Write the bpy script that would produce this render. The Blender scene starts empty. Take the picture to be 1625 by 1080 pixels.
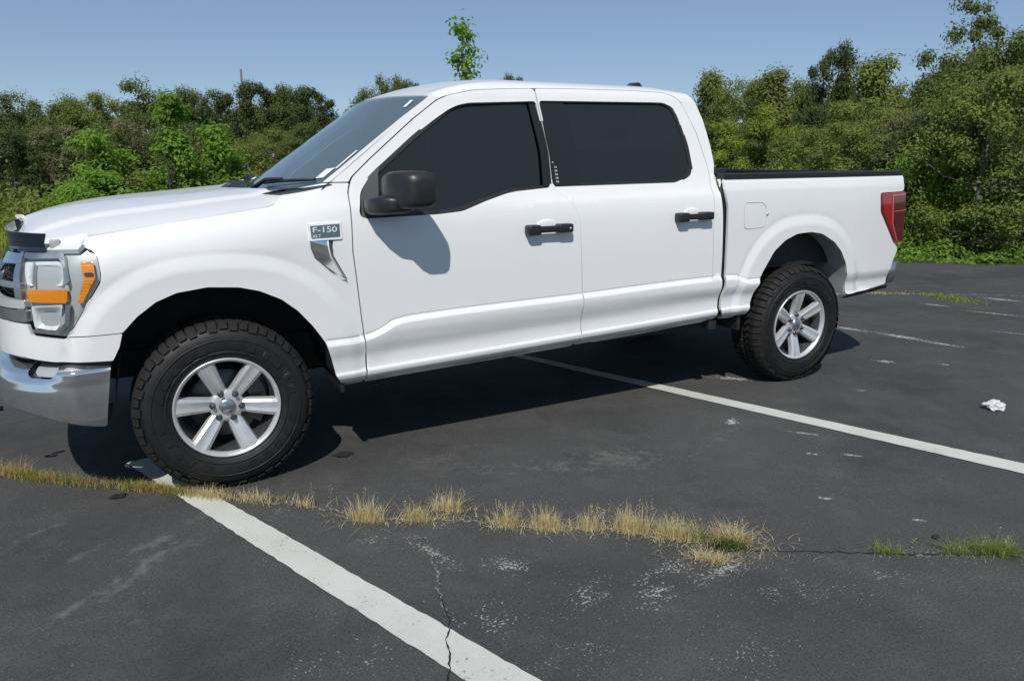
import bpy, bmesh, math, random
import numpy as np
from mathutils import Vector, Matrix
from mathutils.geometry import delaunay_2d_cdt

scene = bpy.context.scene
col = scene.collection
rng = np.random.default_rng(7)
random.seed(7)

# ------------------------------------------------------------------ camera
cam = bpy.data.cameras.new("camera"); cam_o = bpy.data.objects.new("camera", cam); col.objects.link(cam_o)
CAMP = (-0.3638, -3.5275, 1.5045)
Rr = Vector((0.88653336, -0.46263521, -0.00522224)); Ru = Vector((0.11304422, 0.20565031, 0.97207456)); Rf = Vector((0.44864186, 0.86236687, -0.23461410))
m = Matrix((Rr, Ru, -Rf)).transposed().to_4x4(); m.translation = CAMP
cam_o.matrix_world = m
cam.sensor_width = 36.0; cam.lens = 1195.08 / 1625 * 36.0; cam.clip_start = 0.05; cam.clip_end = 3000
scene.camera = cam_o
YAW = 0.479712
KZ = 0.978   # the truck is drawn in slightly tall units and brought to size here

# ------------------------------------------------------------------ light
SUN_TRAVEL = Vector((0.45, 0.70, -1.0)).normalized()
sun = bpy.data.lights.new("sun", 'SUN'); sun.energy = 3.75; sun.angle = math.radians(0.55); sun.color = (1.0, 0.955, 0.88)
sun_o = bpy.data.objects.new("sun", sun); col.objects.link(sun_o)
sun_o.rotation_euler = SUN_TRAVEL.to_track_quat('-Z', 'Y').to_euler(); sun_o.location = (-9, -16, 20)
world = bpy.data.worlds.new("World"); scene.world = world; world.use_nodes = True
wn = world.node_tree; wn.nodes.clear()
sky = wn.nodes.new("ShaderNodeTexSky"); sky.sky_type = 'NISHITA'; sky.sun_disc = False
sky.sun_elevation = math.asin(-SUN_TRAVEL.z); sky.sun_rotation = math.atan2(-SUN_TRAVEL.x, -SUN_TRAVEL.y)
sky.air_density = 1.0; sky.dust_density = .9; sky.ozone_density = 1.2; sky.altitude = 2500
bg = wn.nodes.new("ShaderNodeBackground"); bg.inputs['Strength'].default_value = 0.105
wo = wn.nodes.new("ShaderNodeOutputWorld")
hz = wn.nodes.new("ShaderNodeMix"); hz.data_type = 'RGBA'; hz.inputs[0].default_value = .5; hz.inputs[7].default_value = (2.05, 3.05, 4.55, 1)   # even summer haze over the whole sky
wn.links.new(sky.outputs[0], hz.inputs[6]); wn.links.new(hz.outputs[2], bg.inputs[0]); wn.links.new(bg.outputs[0], wo.inputs[0])
scene.view_settings.view_transform = 'Standard'; scene.view_settings.look = 'None'
scene.view_settings.gamma = 1; scene.view_settings.exposure = 0.0; scene.view_settings.use_curve_mapping = False
scene.render.engine = 'CYCLES'
scene.cycles.max_bounces = 8; scene.cycles.transparent_max_bounces = 12; scene.cycles.caustics_reflective = False; scene.cycles.caustics_refractive = False

# ------------------------------------------------------------------ materials
def mat(name, color, rough=.5, metal=0., coat=0., spec=.5, **kw):
    m = bpy.data.materials.new(name); m.use_nodes = True; b = m.node_tree.nodes['Principled BSDF']
    b.inputs['Base Color'].default_value = (*color, 1); b.inputs['Roughness'].default_value = rough
    b.inputs['Metallic'].default_value = metal; b.inputs['Coat Weight'].default_value = coat
    b.inputs['Coat Roughness'].default_value = .03; b.inputs['Specular IOR Level'].default_value = spec
    return m
class NT:
    """tiny node helper"""
    def __init__(s, m): s.m = m; s.t = m.node_tree; s.b = s.t.nodes['Principled BSDF']
    def n(s, typ, **kw):
        n = s.t.nodes.new(typ)
        for k, v in kw.items(): setattr(n, k, v)
        return n
    def l(s, a, b): s.t.links.new(a, b)
    def coord(s, out='Object'): return s.n('ShaderNodeTexCoord').outputs[out]
    def noise(s, vec, scale, detail=4, rough=.6, dist=0.):
        n = s.n('ShaderNodeTexNoise'); n.inputs['Scale'].default_value = scale; n.inputs['Detail'].default_value = detail
        n.inputs['Roughness'].default_value = rough; n.inputs['Distortion'].default_value = dist
        if vec is not None: s.l(vec, n.inputs['Vector'])
        return n.outputs['Fac']
    def ramp(s, fac, stops):
        r = s.n('ShaderNodeValToRGB'); e = r.color_ramp.elements
        while len(e) < len(stops): e.new(.5)
        for k, (p, c) in enumerate(stops):
            e[k].position = p; e[k].color = (c, c, c, 1) if isinstance(c, (int, float)) else (*c, 1)
        s.l(fac, r.inputs[0]); return r.outputs[0]
    def math(s, op, a, b=None, clamp=False):
        n = s.n('ShaderNodeMath', operation=op); n.use_clamp = clamp
        for i, v in enumerate((a, b)):
            if v is None: continue
            if isinstance(v, (int, float)): n.inputs[i].default_value = v
            else: s.l(v, n.inputs[i])
        return n.outputs[0]
    def mix(s, fac, a, b, blend='MIX'):
        n = s.n('ShaderNodeMix', data_type='RGBA', blend_type=blend)
        for i, v in ((0, fac), (6, a), (7, b)):
            if isinstance(v, (int, float)): n.inputs[i].default_value = v if i == 0 else (v, v, v, 1)
            elif isinstance(v, tuple): n.inputs[i].default_value = (*v, 1)
            else: s.l(v, n.inputs[i])
        return n.outputs[2]
    def bump(s, h, strength, dist=.01):
        n = s.n('ShaderNodeBump'); n.inputs['Strength'].default_value = strength; n.inputs['Distance'].default_value = dist
        s.l(h, n.inputs['Height']); s.l(n.outputs[0], s.b.inputs['Normal'])
        return n

def noisy(m, scale, amt, rough_amt=0., bump=0., bd=.003):
    """colour and gloss variation so nothing is perfectly even"""
    t = NT(m); c = tuple(t.b.inputs['Base Color'].default_value[:3]); r = t.b.inputs['Roughness'].default_value
    f = t.noise(t.coord(), scale, 5)
    t.l(t.mix(f, tuple(x * (1 - amt) for x in c), tuple(min(1, x * (1 + amt)) for x in c)), t.b.inputs['Base Color'])
    if rough_amt: t.l(t.ramp(f, [(.3, max(0, r - rough_amt)), (.7, min(1, r + rough_amt))]), t.b.inputs['Roughness'])
    if bump: t.bump(t.noise(t.coord(), scale * 12, 3), bump, bd)
    return m

M = {}
M['paint'] = mat('white_paint', (.74, .745, .75), .32, coat=.5, spec=.4)
M['paint'].node_tree.nodes['Principled BSDF'].inputs['Coat IOR'].default_value = 1.4
t = NT(M['paint']); f = t.noise(t.coord(), 2.2, 3); g = t.noise(t.coord(), 9, 5)
t.l(t.mix(t.ramp(g, [(.45, 0.), (.8, .35)]), (.785, .79, .79), (.745, .745, .735)), t.b.inputs['Base Color'])
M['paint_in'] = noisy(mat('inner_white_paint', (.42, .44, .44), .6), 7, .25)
M['black'] = noisy(mat('black_plastic', (.018, .018, .019), .55), 20, .3, .1, .2)
M['gloss_black'] = mat('gloss_black', (.016, .019, .021), .14)
M['mirror_plastic'] = noisy(mat('mirror_grey_plastic', (.018, .0185, .02), .42), 30, .2, .08, .1)
M['sail'] = noisy(mat('sail_plastic', (.085, .09, .088), .5), 30, .15)
M['rubber'] = noisy(mat('tyre_rubber', (.007, .007, .007), .6), 14, .45, .12, .35)
M['tread'] = noisy(mat('tread_rubber', (.011, .0105, .010), .8), 22, .45, .05, .4)
M['alloy'] = noisy(mat('alloy', (.70, .705, .71), .34, .55), 30, .06, .06)
M['alloy_dark'] = noisy(mat('rim_barrel', (.16, .16, .165), .45, .8), 30, .15, .1)
M['chrome'] = noisy(mat('chrome', (.86, .87, .88), .07, 1.), 5, .04, .03)
M['bumper_chrome'] = noisy(mat('bumper_chrome', (.84, .85, .87), .14, .95), 4, .05, .04)
M['chrome_dull'] = noisy(mat('brushed_chrome', (.50, .51, .53), .32, .9), 12, .1, .1)
M['satin'] = mat('satin_silver', (.52, .54, .54), .34, .15, coat=.3)
M['steel'] = noisy(mat('disc_steel', (.12, .115, .11), .45, .9), 40, .3, .1)
M['under'] = noisy(mat('chassis_black', (.010, .010, .011), .7), 12, .5, .1)
M['amber'] = mat('amber_lens', (.95, .30, .012), .18, coat=1.)
M['amber_dark'] = mat('amber_lens_dark', (.10, .03, .008), .2, coat=1.)
M['red'] = mat('red_lens', (.30, .006, .012), .10, coat=1.)
M['red_dark'] = mat('dark_red_lens', (.09, .003, .008), .1, coat=1.)
M['red_line'] = mat('pale_red_lens', (.55, .10, .09), .15, coat=1.)
M['lamp'] = noisy(mat('lamp_reflector', (.88, .90, .90), .25, .1, coat=.5), 18, .10, .1)
M['shield'] = mat('smoked_acrylic', (.012, .024, .040), .12, coat=.6)
M['badge'] = mat('badge_blue_grey', (.12, .175, .21), .3, .3)
M['white_print'] = mat('white_print', (.8, .82, .82), .5)
M['seal'] = mat('door_seal', (.42, .43, .43), .4)
M['cloth'] = noisy(mat('seat_cloth', (.045, .05, .06), .9), 30, .2)
M['dash'] = noisy(mat('dashboard', (.05, .065, .085), .8), 20, .2)

def glassmat(name, tint, refl_tint=(1, 1, 1), ior=1.5, rough=.0, film=None):
    m = bpy.data.materials.new(name); m.use_nodes = True; n = m.node_tree; n.nodes.clear()
    o = n.nodes.new('ShaderNodeOutputMaterial'); mx = n.nodes.new('ShaderNodeMixShader'); fr = n.nodes.new('ShaderNodeFresnel')
    tr = n.nodes.new('ShaderNodeBsdfTransparent'); gl = n.nodes.new('ShaderNodeBsdfGlossy')
    ge = n.nodes.new('ShaderNodeNewGeometry'); mr = n.nodes.new('ShaderNodeMapRange'); mr.inputs['To Min'].default_value = ior; mr.inputs['To Max'].default_value = 1/ior
    n.links.new(ge.outputs['Backfacing'], mr.inputs['Value']); n.links.new(mr.outputs[0], fr.inputs['IOR'])   # thin sheet: same reflection from both sides
    tr.inputs[0].default_value = (*tint, 1); gl.inputs['Color'].default_value = (*refl_tint, 1); gl.inputs['Roughness'].default_value = rough
    n.links.new(fr.outputs[0], mx.inputs[0]); n.links.new(tr.outputs[0], mx.inputs[1]); n.links.new(gl.outputs[0], mx.inputs[2]); n.links.new(mx.outputs[0], o.inputs[0])
    if film:   # dust and tint film; its diffuse colour also stands in for reflected sky
        df = n.nodes.new('ShaderNodeBsdfDiffuse'); df.inputs[0].default_value = (*film[:3], 1); m2 = n.nodes.new('ShaderNodeMixShader'); m2.inputs[0].default_value = film[3]
        n.links.new(tr.outputs[0], m2.inputs[1]); n.links.new(df.outputs[0], m2.inputs[2]); n.links.new(m2.outputs[0], mx.inputs[1])
    return m
M['tint'] = glassmat('tinted_side_glass', (.035, .038, .04), ior=1.55, rough=.02, film=(.020, .024, .025, .8))
M['wind'] = glassmat('windscreen_glass', (.45, .58, .63), ior=2.05, rough=.015, film=(.34, .48, .54, .26))  # pale teal film paints in the reflection of the sky
M['clear'] = glassmat('lamp_cover', (.90, .93, .93), ior=1.5, rough=.01)

# ------------------------------------------------------------------ helpers
def tag(o, label=None, cat=None, group=None, kind=None):
    if label: o['label'] = label
    if cat: o['category'] = cat
    if group: o['group'] = group
    if kind: o['kind'] = kind
    return o
def empty(name, loc=(0, 0, 0), rz=0.):
    o = bpy.data.objects.new(name, None); o.empty_display_size = .2; o.location = loc; o.rotation_euler = (0, 0, rz); col.objects.link(o); return o
def place(name, me, parent=None, world_space=False):
    o = bpy.data.objects.new(name, me); col.objects.link(o)
    if parent is not None:
        o.parent = parent
        if world_space and parent.type == 'EMPTY': o.matrix_parent_inverse = Matrix.Translation(-parent.location)
    return o
def np_mesh(name, V, F, mats, midx=None, smooth=False, attr=None):
    """fast mesh from arrays: V (n,3), F (m,k) all faces with k corners"""
    me = bpy.data.meshes.new(name); V = np.asarray(V, np.float32); F = np.asarray(F, np.int32); k = F.shape[1]
    me.vertices.add(len(V)); me.vertices.foreach_set('co', V.ravel())
    me.loops.add(F.size); me.loops.foreach_set('vertex_index', F.ravel())
    me.polygons.add(len(F)); me.polygons.foreach_set('loop_start', np.arange(0, F.size, k, dtype=np.int32)); 
    me.polygons.foreach_set('loop_total', np.full(len(F), k, np.int32))
    for m in (mats if isinstance(mats, (list, tuple)) else [mats]): me.materials.append(m)
    if midx is not None: me.polygons.foreach_set('material_index', np.asarray(midx, np.int32))
    me.polygons.foreach_set('use_smooth', np.full(len(F), smooth))
    if attr is not None:
        a = me.attributes.new('vary', 'FLOAT', 'POINT'); a.data.foreach_set('value', np.asarray(attr, np.float32))
    me.update(calc_edges=True); me.validate(); return me

class MB:
    """collects shapes into one mesh"""
    def __init__(s): s.v = []; s.f = []; s.mi = []; s.sm = []
    def add(s, vs, fs, mi=0, sm=False):
        o = len(s.v); s.v += [tuple(map(float, v)) for v in vs]; s.f += [tuple(o + i for i in f) for f in fs]; s.mi += [mi] * len(fs); s.sm += [sm] * len(fs)
    def box(s, a, b, mi=0, bev=0.):
        (x0, y0, z0), (x1, y1, z1) = a, b
        if bev <= 0:
            s.add([(x0,y0,z0),(x1,y0,z0),(x1,y1,z0),(x0,y1,z0),(x0,y0,z1),(x1,y0,z1),(x1,y1,z1),(x0,y1,z1)],
                  [(0,3,2,1),(4,5,6,7),(0,1,5,4),(1,2,6,5),(2,3,7,6),(3,0,4,7)], mi); return
        bm = bmesh.new(); bmesh.ops.create_cube(bm, size=1)
        for v in bm.verts: v.co = Vector(((x0+x1)/2 + v.co.x*(x1-x0), (y0+y1)/2 + v.co.y*(y1-y0), (z0+z1)/2 + v.co.z*(z1-z0)))
        bmesh.ops.bevel(bm, geom=bm.edges[:], offset=bev, segments=3, profile=.5, affect='EDGES')
        s.bm(bm, mi, True)
    def bm(s, bm, mi=0, sm=False):
        bm.verts.index_update(); s.add([v.co for v in bm.verts], [[v.index for v in f.verts] for f in bm.faces], mi, sm); bm.free()
    def lathe(s, prof, c, n=64, axis='y', mi=0, sm=True, closed=False):
        """prof: (radius, offset along axis)"""
        V = []; F = []; k = len(prof)
        for i in range(n):
            a = 2*math.pi*i/n
            for r, h in prof:
                p = (math.cos(a)*r, math.sin(a)*r)
                V.append((c[0]+p[0], c[1]+h, c[2]+p[1]) if axis == 'y' else (c[0]+p[0], c[1]+p[1], c[2]+h) if axis == 'z' else (c[0]+h, c[1]+p[0], c[2]+p[1]))
        for i in range(n):
            j = (i+1) % n
            for q in range(k-1 if not closed else k):
                q2 = (q+1) % k
                f = (i*k+q, j*k+q, j*k+q2, i*k+q2)
                F.append(f if axis != 'y' else f[::-1])
        s.add(V, F, mi, sm)
    def tube(s, pts, r, n=8, mi=0, cap=True):
        pts = [Vector(p) for p in pts]; rs = r if isinstance(r, (list, tuple)) else [r]*len(pts); V = []; F = []
        up = Vector((0, 0, 1))
        for i, p in enumerate(pts):
            d = (pts[min(i+1, len(pts)-1)] - pts[max(i-1, 0)]).normalized()
            a = d.cross(up if abs(d.z) < .95 else Vector((1, 0, 0))).normalized(); b = a.cross(d)
            for k in range(n):
                t_ = 2*math.pi*k/n; V.append(p + (a*math.cos(t_) + b*math.sin(t_))*rs[i])
        for i in range(len(pts)-1):
            for k in range(n):
                F.append((i*n+k, i*n+(k+1) % n, (i+1)*n+(k+1) % n, (i+1)*n+k))
        if cap: F.append(tuple(range(n))[::-1]); F.append(tuple((len(pts)-1)*n+k for k in range(n)))
        s.add(V, F, mi, True)
    def build(s, name, mats, parent=None, world_space=True, mesh_only=False):
        kz = KZ if parent is not None and parent.name != 'parking_lot' and not mesh_only else 1.0
        me = bpy.data.meshes.new(name); me.from_pydata([(a, b, c*kz) for a, b, c in s.v], [], s.f)
        for m in (mats if isinstance(mats, (list, tuple)) else [mats]): me.materials.append(m)
        me.polygons.foreach_set('material_index', s.mi); me.polygons.foreach_set('use_smooth', s.sm); me.update()
        if mesh_only: return me
        return place(name, me, parent, world_space)

# ================================================================== PICKUP TRUCK
# x runs from nose to tail, y from the near flank (0) to the far flank (2), z up
def sst(a,b,x):
    t=np.clip((np.asarray(x,float)-a)/(b-a),0,1); return t*t*(3-2*t)
def pchip(xs,ys):
    xs=np.array(xs,float);ys=np.array(ys,float);h=np.diff(xs);d=np.diff(ys)/h
    m=np.zeros(len(xs)); m[0]=d[0];m[-1]=d[-1]
    for i in range(1,len(xs)-1):
        if d[i-1]*d[i]>0:
            w1=2*h[i]+h[i-1];w2=h[i]+2*h[i-1]; m[i]=(w1+w2)/(w1/d[i-1]+w2/d[i])
    def f(x):
        x=np.asarray(x,float); i=np.clip(np.searchsorted(xs,x)-1,0,len(xs)-2)
        t=(x-xs[i])/h[i]; tc=np.clip(t,0,1)
        v=ys[i]*(1+2*tc)*(1-tc)**2+m[i]*h[i]*tc*(1-tc)**2+ys[i+1]*tc*tc*(3-2*tc)-m[i+1]*h[i]*tc*tc*(1-tc)
        return v+np.where(t<0,m[0]*(x-xs[0]),0)+np.where(t>1,m[-1]*(x-xs[-1]),0)
    return f
WB=3.69; ZH=0.405
# plan curve of the flank: u runs along it, u = x on the straight part
def chaikin(P,n):
    P=np.array(P,float)
    for _ in range(n):
        Q=np.empty((2*len(P)-2,2)); Q[0::2]=.75*P[:-1]+.25*P[1:]; Q[1::2]=.25*P[:-1]+.75*P[1:]
        P=np.vstack([P[:1],Q,P[-1:]])
    return P
_pl=chaikin([(-.30,0),(-.45,.0),(-.62,.03),(-.775,.12),(-.865,.29),(-.905,.50),(-.935,.75),(-.945,1.0)],4)
_s=np.concatenate([[0],np.cumsum(np.hypot(*np.diff(_pl,axis=0).T))])
_us=-.30-_s; UN=float(_us[-1])
def plan(u):
    u=np.asarray(u,float)
    x=np.where(u>-.30,u,np.interp(-u,-_us,_pl[:,0])); y=np.where(u>-.30,0,np.interp(-u,-_us,_pl[:,1]))
    y=y+np.where(u>4.1,.055*np.clip((u-4.1)/.75,0,2)**2,0)
    e=.012
    def q(w): return np.where(w>-.30,w,np.interp(-w,-_us,_pl[:,0])),np.where(w>-.30,0,np.interp(-w,-_us,_pl[:,1]))
    a=q(u-e);b=q(np.minimum(u+e,9)); tx=b[0]-a[0];ty=b[1]-a[1];L=np.hypot(tx,ty)+1e-12
    return x,y,-ty/L,tx/L   # inward normal
# door section: height -> inward offset (low part is shifted along the flank by the body rake)
base=pchip([.30,.42,.435,.455,.475,.492,.510,.56,.64,.70,.80,.95,1.10,1.20,1.27,1.31,1.35,1.40,1.84],
           [.14,.10,.055,.028,.014,.011,.021,.024,.008,.001,.002,.004,.010,.018,.032,.046,.070,.096,.262])
bedp=pchip([.30,.42,.435,.455,.475,.492,.510,.56,.64,.70,.80,.95,1.10,1.25,1.33,1.37,1.395,1.415],
           [.14,.10,.055,.028,.014,.011,.021,.024,.008,.001,.002,.004,.006,.012,.02,.026,.036,.056])
_rf=chaikin([(.2245,1.74),(.262,1.84),(.279,1.895),(.310,1.940),(.38,1.968),(.50,1.985),(.72,2.000),(1.0,2.006)],3)
_rw=1.74+np.concatenate([[0],np.cumsum(np.hypot(*np.diff(_rf,axis=0).T))]); WTOP=float(_rw[-1])
zseam=pchip([-.9,-.6,-.45,-.2,.1,.28,.6],[1.180,1.202,1.228,1.258,1.302,1.329,1.352])
crz=pchip([.45,.62,.68,.74,.82,.92,1.9,2.9,3.0,3.06,3.12,3.17,4.0,4.9],
          [.675,.675,.685,.705,.745,.757,.78,.803,.803,.80,.78,.765,.765,.765])
def ell(u,v,c,a,b,n=2.4): return (np.abs((u-c)/a)**n+np.abs(np.maximum(v-ZH,0)/b)**n)**(1/n)
def off(u,v):
    u=np.asarray(u,float);v=np.asarray(v,float)
    zs=zseam(u); vr=v-.036*np.clip(u-.68,-.3,2.4)*(1-sst(.66,.80,v))
    fen=base(np.minimum(vr,1.0))+.075*np.clip((v-(zs-.20))/.20,0,1.4)**2.2
    w=sst(.30,.62,u); cab=base(vr); bed=bedp(vr)
    o=fen*(1-w)+cab*w
    wb=sst(2.944,2.950,u)*(1-sst(1.418,1.432,v)); o=o*(1-wb)+bed*wb
    # sculpted lower ledge
    wl=sst(.40,.50,u)*(1-sst(3.3,3.4,u))
    cd=crz(u)-v; o=o-.016*sst(0,.030,cd)*(1-.6*sst(.03,.2,cd))*wl+.0030*np.exp(-((cd+.002)/.0045)**2)*wl
    zb=np.where(u>2.945,1.345,1.298+.0225*(u-1.439))
    o=o+.006*sst(0,.008,v-zb)*sst(1.42,1.6,u)
    # wheel lip flares
    for c,a,b in ((.0,.66,.722),(WB-.04,.60,.757)):
        r=ell(u,v,c,a,b); o=o-(.013*sst(1.0,.90,r)-.0035*np.exp(-((r-1.005)/.009)**2))*sst(-.1,.05,v-.50)
    # nose: slight tumble
    o=o+.05*sst(-.45,-.8,u)*np.clip(v-.75,0,1)
    return o
def side(u,v,extra=0.):
    x,y,nx,ny=plan(u); o=off(u,v)+extra
    v=np.asarray(v,float); z=v+0*x
    hi=(v>1.74)&(x<3.2)&(x>.3)
    yy=np.where(hi,np.interp(v,_rw,_rf[:,0])+extra+.006*sst(1.42,1.6,x),y+ny*o); z=np.where(hi,np.interp(v,_rw,_rf[:,1]),z)
    # roof falls towards the windscreen header
    xh=1.134-.095*(1-((1-yy)/.735)**2); zh=1.862+.025*(1-((1-yy)/.735)**2)
    t=np.clip((x-xh)/(.30+.30*sst(.27,.42,yy)),0,1); z=z-np.where(hi,np.maximum(z-zh,0)*(1-t)**2*sst(.262,.275,yy),0)
    # and rolls over at the back of the cab
    z=z-np.where(hi,.035*np.clip((x-2.55)/.4,0,1.2)**2*sst(.265,.40,yy),0)
    return np.stack([x+nx*o*(~hi),yy,z],-1)
def glass(u,v,extra=0.):
    u=np.asarray(u,float);v=np.asarray(v,float)
    o=.052+(v-1.24)*.345-.02*np.clip((v-1.24)/.6,0,1)*(1-np.clip((v-1.24)/.6,0,1))*4*.6
    o=o+.016*np.clip((v-1.62)/.22,0,1.2)
    return np.stack([u,o+extra,v+0*u],-1)


def resample(P, step, closed=True):
    P = np.array(P, float); Q = []
    n = len(P)
    for i in range(n if closed else n-1):
        a = P[i]; b = P[(i+1) % n]; k = max(1, int(math.ceil(np.hypot(*(b-a))/step)))
        for j in range(k): Q.append(a+(b-a)*j/k)
    if not closed: Q.append(P[-1])
    return np.array(Q)
def soften(P, r, closed=True):
    """cut every corner by at most r, twice"""
    P = np.array(P, float)
    for rr in (r, r*.4):
        Q = []; n = len(P)
        for i in range(n):
            if not closed and i in (0, n-1): Q.append(P[i]); continue
            a, p, b = P[i-1], P[i], P[(i+1) % n]
            for q in (a, b):
                L = np.hypot(*(q-p)); Q.append(p+(q-p)*min(rr/max(L, 1e-9), .3))
        P = np.array(Q)
    return P
def inside(pts, poly):
    x, y = pts[:, 0], pts[:, 1]; c = np.zeros(len(pts), bool); n = len(poly)
    for i in range(n):
        x1, y1 = poly[i]; x2, y2 = poly[(i+1) % n]
        if y1 == y2: continue
        m_ = ((y1 > y) != (y2 > y)) & (x < (x2-x1)*(y-y1)/(y2-y1)+x1); c ^= m_
    return c
def edge_dist(pts, poly):
    d = np.full(len(pts), 9.)
    A = np.array(poly); B = np.roll(A, -1, 0)
    for a, b in zip(A, B):
        ab = b-a; t_ = np.clip(((pts-a)@ab)/(ab@ab+1e-12), 0, 1); d = np.minimum(d, np.hypot(*(pts-a-t_[:, None]*ab).T))
    return d
def fn_normals(fn, u, v, e=.0015):
    a = fn(u+e, v)-fn(u-e, v); b = fn(u, v+e)-fn(u, v-e); n = np.cross(a, b); L = np.linalg.norm(n, axis=1, keepdims=True)
    return n/np.maximum(L, 1e-12)
def make_obj(name, V, F, N, matl, parent):
    """F triangles/quads list, N per-loop normals or None"""
    V = np.array(V)*np.array([1, 1, KZ]); N = np.array(N)/np.array([1, 1, KZ]); N /= np.maximum(np.linalg.norm(N, axis=1, keepdims=True), 1e-9)
    me = bpy.data.meshes.new(name); me.from_pydata([tuple(v) for v in V], [], [tuple(int(i) for i in f) for f in F])
    me.materials.append(matl); me.polygons.foreach_set('use_smooth', [True]*len(me.polygons)); me.update()
    me.normals_split_custom_set([tuple(n) for n in N])
    return place(name, me, parent, True)
def panel(name, outer, fn, matl, parent, holes=(), lines=(), step=.028, flange=.018, rad=.012, both=True, centre=False, est=.016, outward=(0, -1, 0)):
    """sheet-metal panel cut out of the surface fn(u, v): holes cut, edges folded inward. lines: polylines the mesh follows"""
    loops = [resample(soften(outer, rad) if rad else outer, est)] + [resample(soften(h, rad) if rad else h, est) for h in holes]
    pts = []; edges = []
    for L in loops:
        o = len(pts); pts += list(L); edges += [(o+i, o+(i+1) % len(L)) for i in range(len(L))]
    nb = len(pts)
    lo = loops[0].min(0); hi = loops[0].max(0)
    gx, gy = np.meshgrid(np.arange(lo[0]+step*.5, hi[0], step), np.arange(lo[1]+step*.5, hi[1], step)); G = np.stack([gx.ravel(), gy.ravel()], 1)
    G[:, 0] += (np.floor((G[:, 1]-lo[1])/step) % 2)*step*.5
    ok = inside(G, loops[0])
    for h in loops[1:]: ok &= ~inside(G, h)
    G = G[ok]
    for L in loops: G = G[edge_dist(G, L) > step*.38]
    for ln in lines:
        L = resample(ln, .02, False); ok = inside(L, loops[0])
        for h in loops[1:]: ok &= ~inside(L, h)
        L = L[ok]
        for lp in loops: L = L[edge_dist(L, lp) > .004]
        if not len(L): continue
        G = G[np.min(np.hypot(G[:, None, 0]-L[None, :, 0], G[:, None, 1]-L[None, :, 1]), axis=1) > .009] if len(G) else G
        o = len(pts); pts += list(L); edges += [(o+i, o+i+1) for i in range(len(L)-1) if np.hypot(*(L[i+1]-L[i])) < .03]
    pts += list(G)
    r = delaunay_2d_cdt([Vector(p) for p in pts], edges, [], 0, 1e-6)
    V2 = np.array([tuple(v) for v in r[0]]); T = np.array([tuple(f) for f in r[2] if len(f) == 3])
    c = V2[T].mean(1); ok = inside(c, loops[0])
    for h in loops[1:]: ok &= ~inside(c, h)
    T = T[ok]
    # orientation
    V3 = fn(V2[:, 0], V2[:, 1]); N3 = fn_normals(fn, V2[:, 0], V2[:, 1])
    a, b, cc = V2[T[:, 0]], V2[T[:, 1]], V2[T[:, 2]]
    ar = (b[:, 0]-a[:, 0])*(cc[:, 1]-a[:, 1])-(b[:, 1]-a[:, 1])*(cc[:, 0]-a[:, 0]); T[ar < 0] = T[ar < 0][:, ::-1]; T = T[np.abs(ar) > 1e-9]
    # fn(u,v) with u along +x and v up has its cross product along -y
    V = list(V3); F = [tuple(t_) for t_ in T]; N = [N3[i] for t_ in T for i in t_]
    if flange:
        for L in loops:
            top = fn(L[:, 0], L[:, 1]); nn = fn_normals(fn, L[:, 0], L[:, 1]); bot = top-nn*flange; o = len(V); k = len(L)
            V += list(top) + list(bot)
            s_ = sum(L[i][0]*L[(i+1) % k][1]-L[(i+1) % k][0]*L[i][1] for i in range(k)); hole = L is not loops[0]
            for i in range(k):
                j = (i+1) % k; q = (o+i, o+j, o+k+j, o+k+i)
                if (s_ > 0) != hole: q = q[::-1]
                n_ = np.cross(np.array(V[q[1]])-V[q[0]], np.array(V[q[2]])-V[q[0]]); n_ = n_/max(np.linalg.norm(n_), 1e-9)
                F.append(q); N += [n_]*4
    V = np.array(V); out = []
    def mirrored(V, F, N):
        V2_ = V*np.array([1, -1, 1])+np.array([0, 2, 0]); F2 = [f[::-1] for f in F]; N2 = []; i = 0
        for f in F:
            blk = [N[i+k]*np.array([1, -1, 1]) for k in range(len(f))]; N2 += blk[::-1]; i += len(f)
        return V2_, F2, N2
    if centre:
        Vb, Fb, Nb = mirrored(V, F, N); o = len(V)
        out.append(make_obj(name, np.vstack([V, Vb]), F+[tuple(i+o for i in f) for f in Fb], N+Nb, matl, parent))
    else:
        out.append(make_obj(name, V, F, N, matl, parent))
        if both: Vb, Fb, Nb = mirrored(V, F, N); out.append(make_obj(name, Vb, Fb, Nb, matl, parent))
    return out
def ex(d): return lambda u, v: side(u, v, d)

truck = empty('pickup_truck', (1.9, 1.0, 0))
tag(truck, 'white four door pickup truck parked across the painted parking lines', 'pickup truck')

def zbot(u): return .412+.030*(u-.68)
g = .0035
FRONT_ARCH = [(-0.3907, 0.8151), (-0.3298, 0.8785), (-0.2516, 0.9357), (-0.1664, 0.9693), (-0.038, 0.9843), (0.0926, 0.9728), (0.1801, 0.9481), (0.2717, 0.9009), (0.3415, 0.8404), (0.4055, 0.7594), (0.4608, 0.6709), (0.4888, 0.5703), (0.508, 0.4838), (0.5528, 0.4097)]
REAR_ARCH = [(3.182, 0.5003), (3.201, 0.5984), (3.225, 0.6865), (3.28, 0.8004), (3.374, 0.9355), (3.468, 1.004), (3.572, 1.041), (3.7, 1.047), (3.808, 1.029), (3.931, 0.9668), (4.007, 0.8966), (4.062, 0.8092), (4.09, 0.7083), (4.109, 0.5824)]
HEAD_R = [(-0.485, 1.177), (-0.4688, 1.171), (-0.4494, 1.138), (-0.4429, 1.071), (-0.4496, 1.034), (-0.5851, 0.8259), (-0.6051, 0.8103)]
us = np.linspace(.42, 3.3, 60); CRL = [[(float(a), float(crz(a))-d_) for a in us] for d_ in (-.012, -.008, -.004, .0, .004, .009, .016, .024, .032)]
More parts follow.
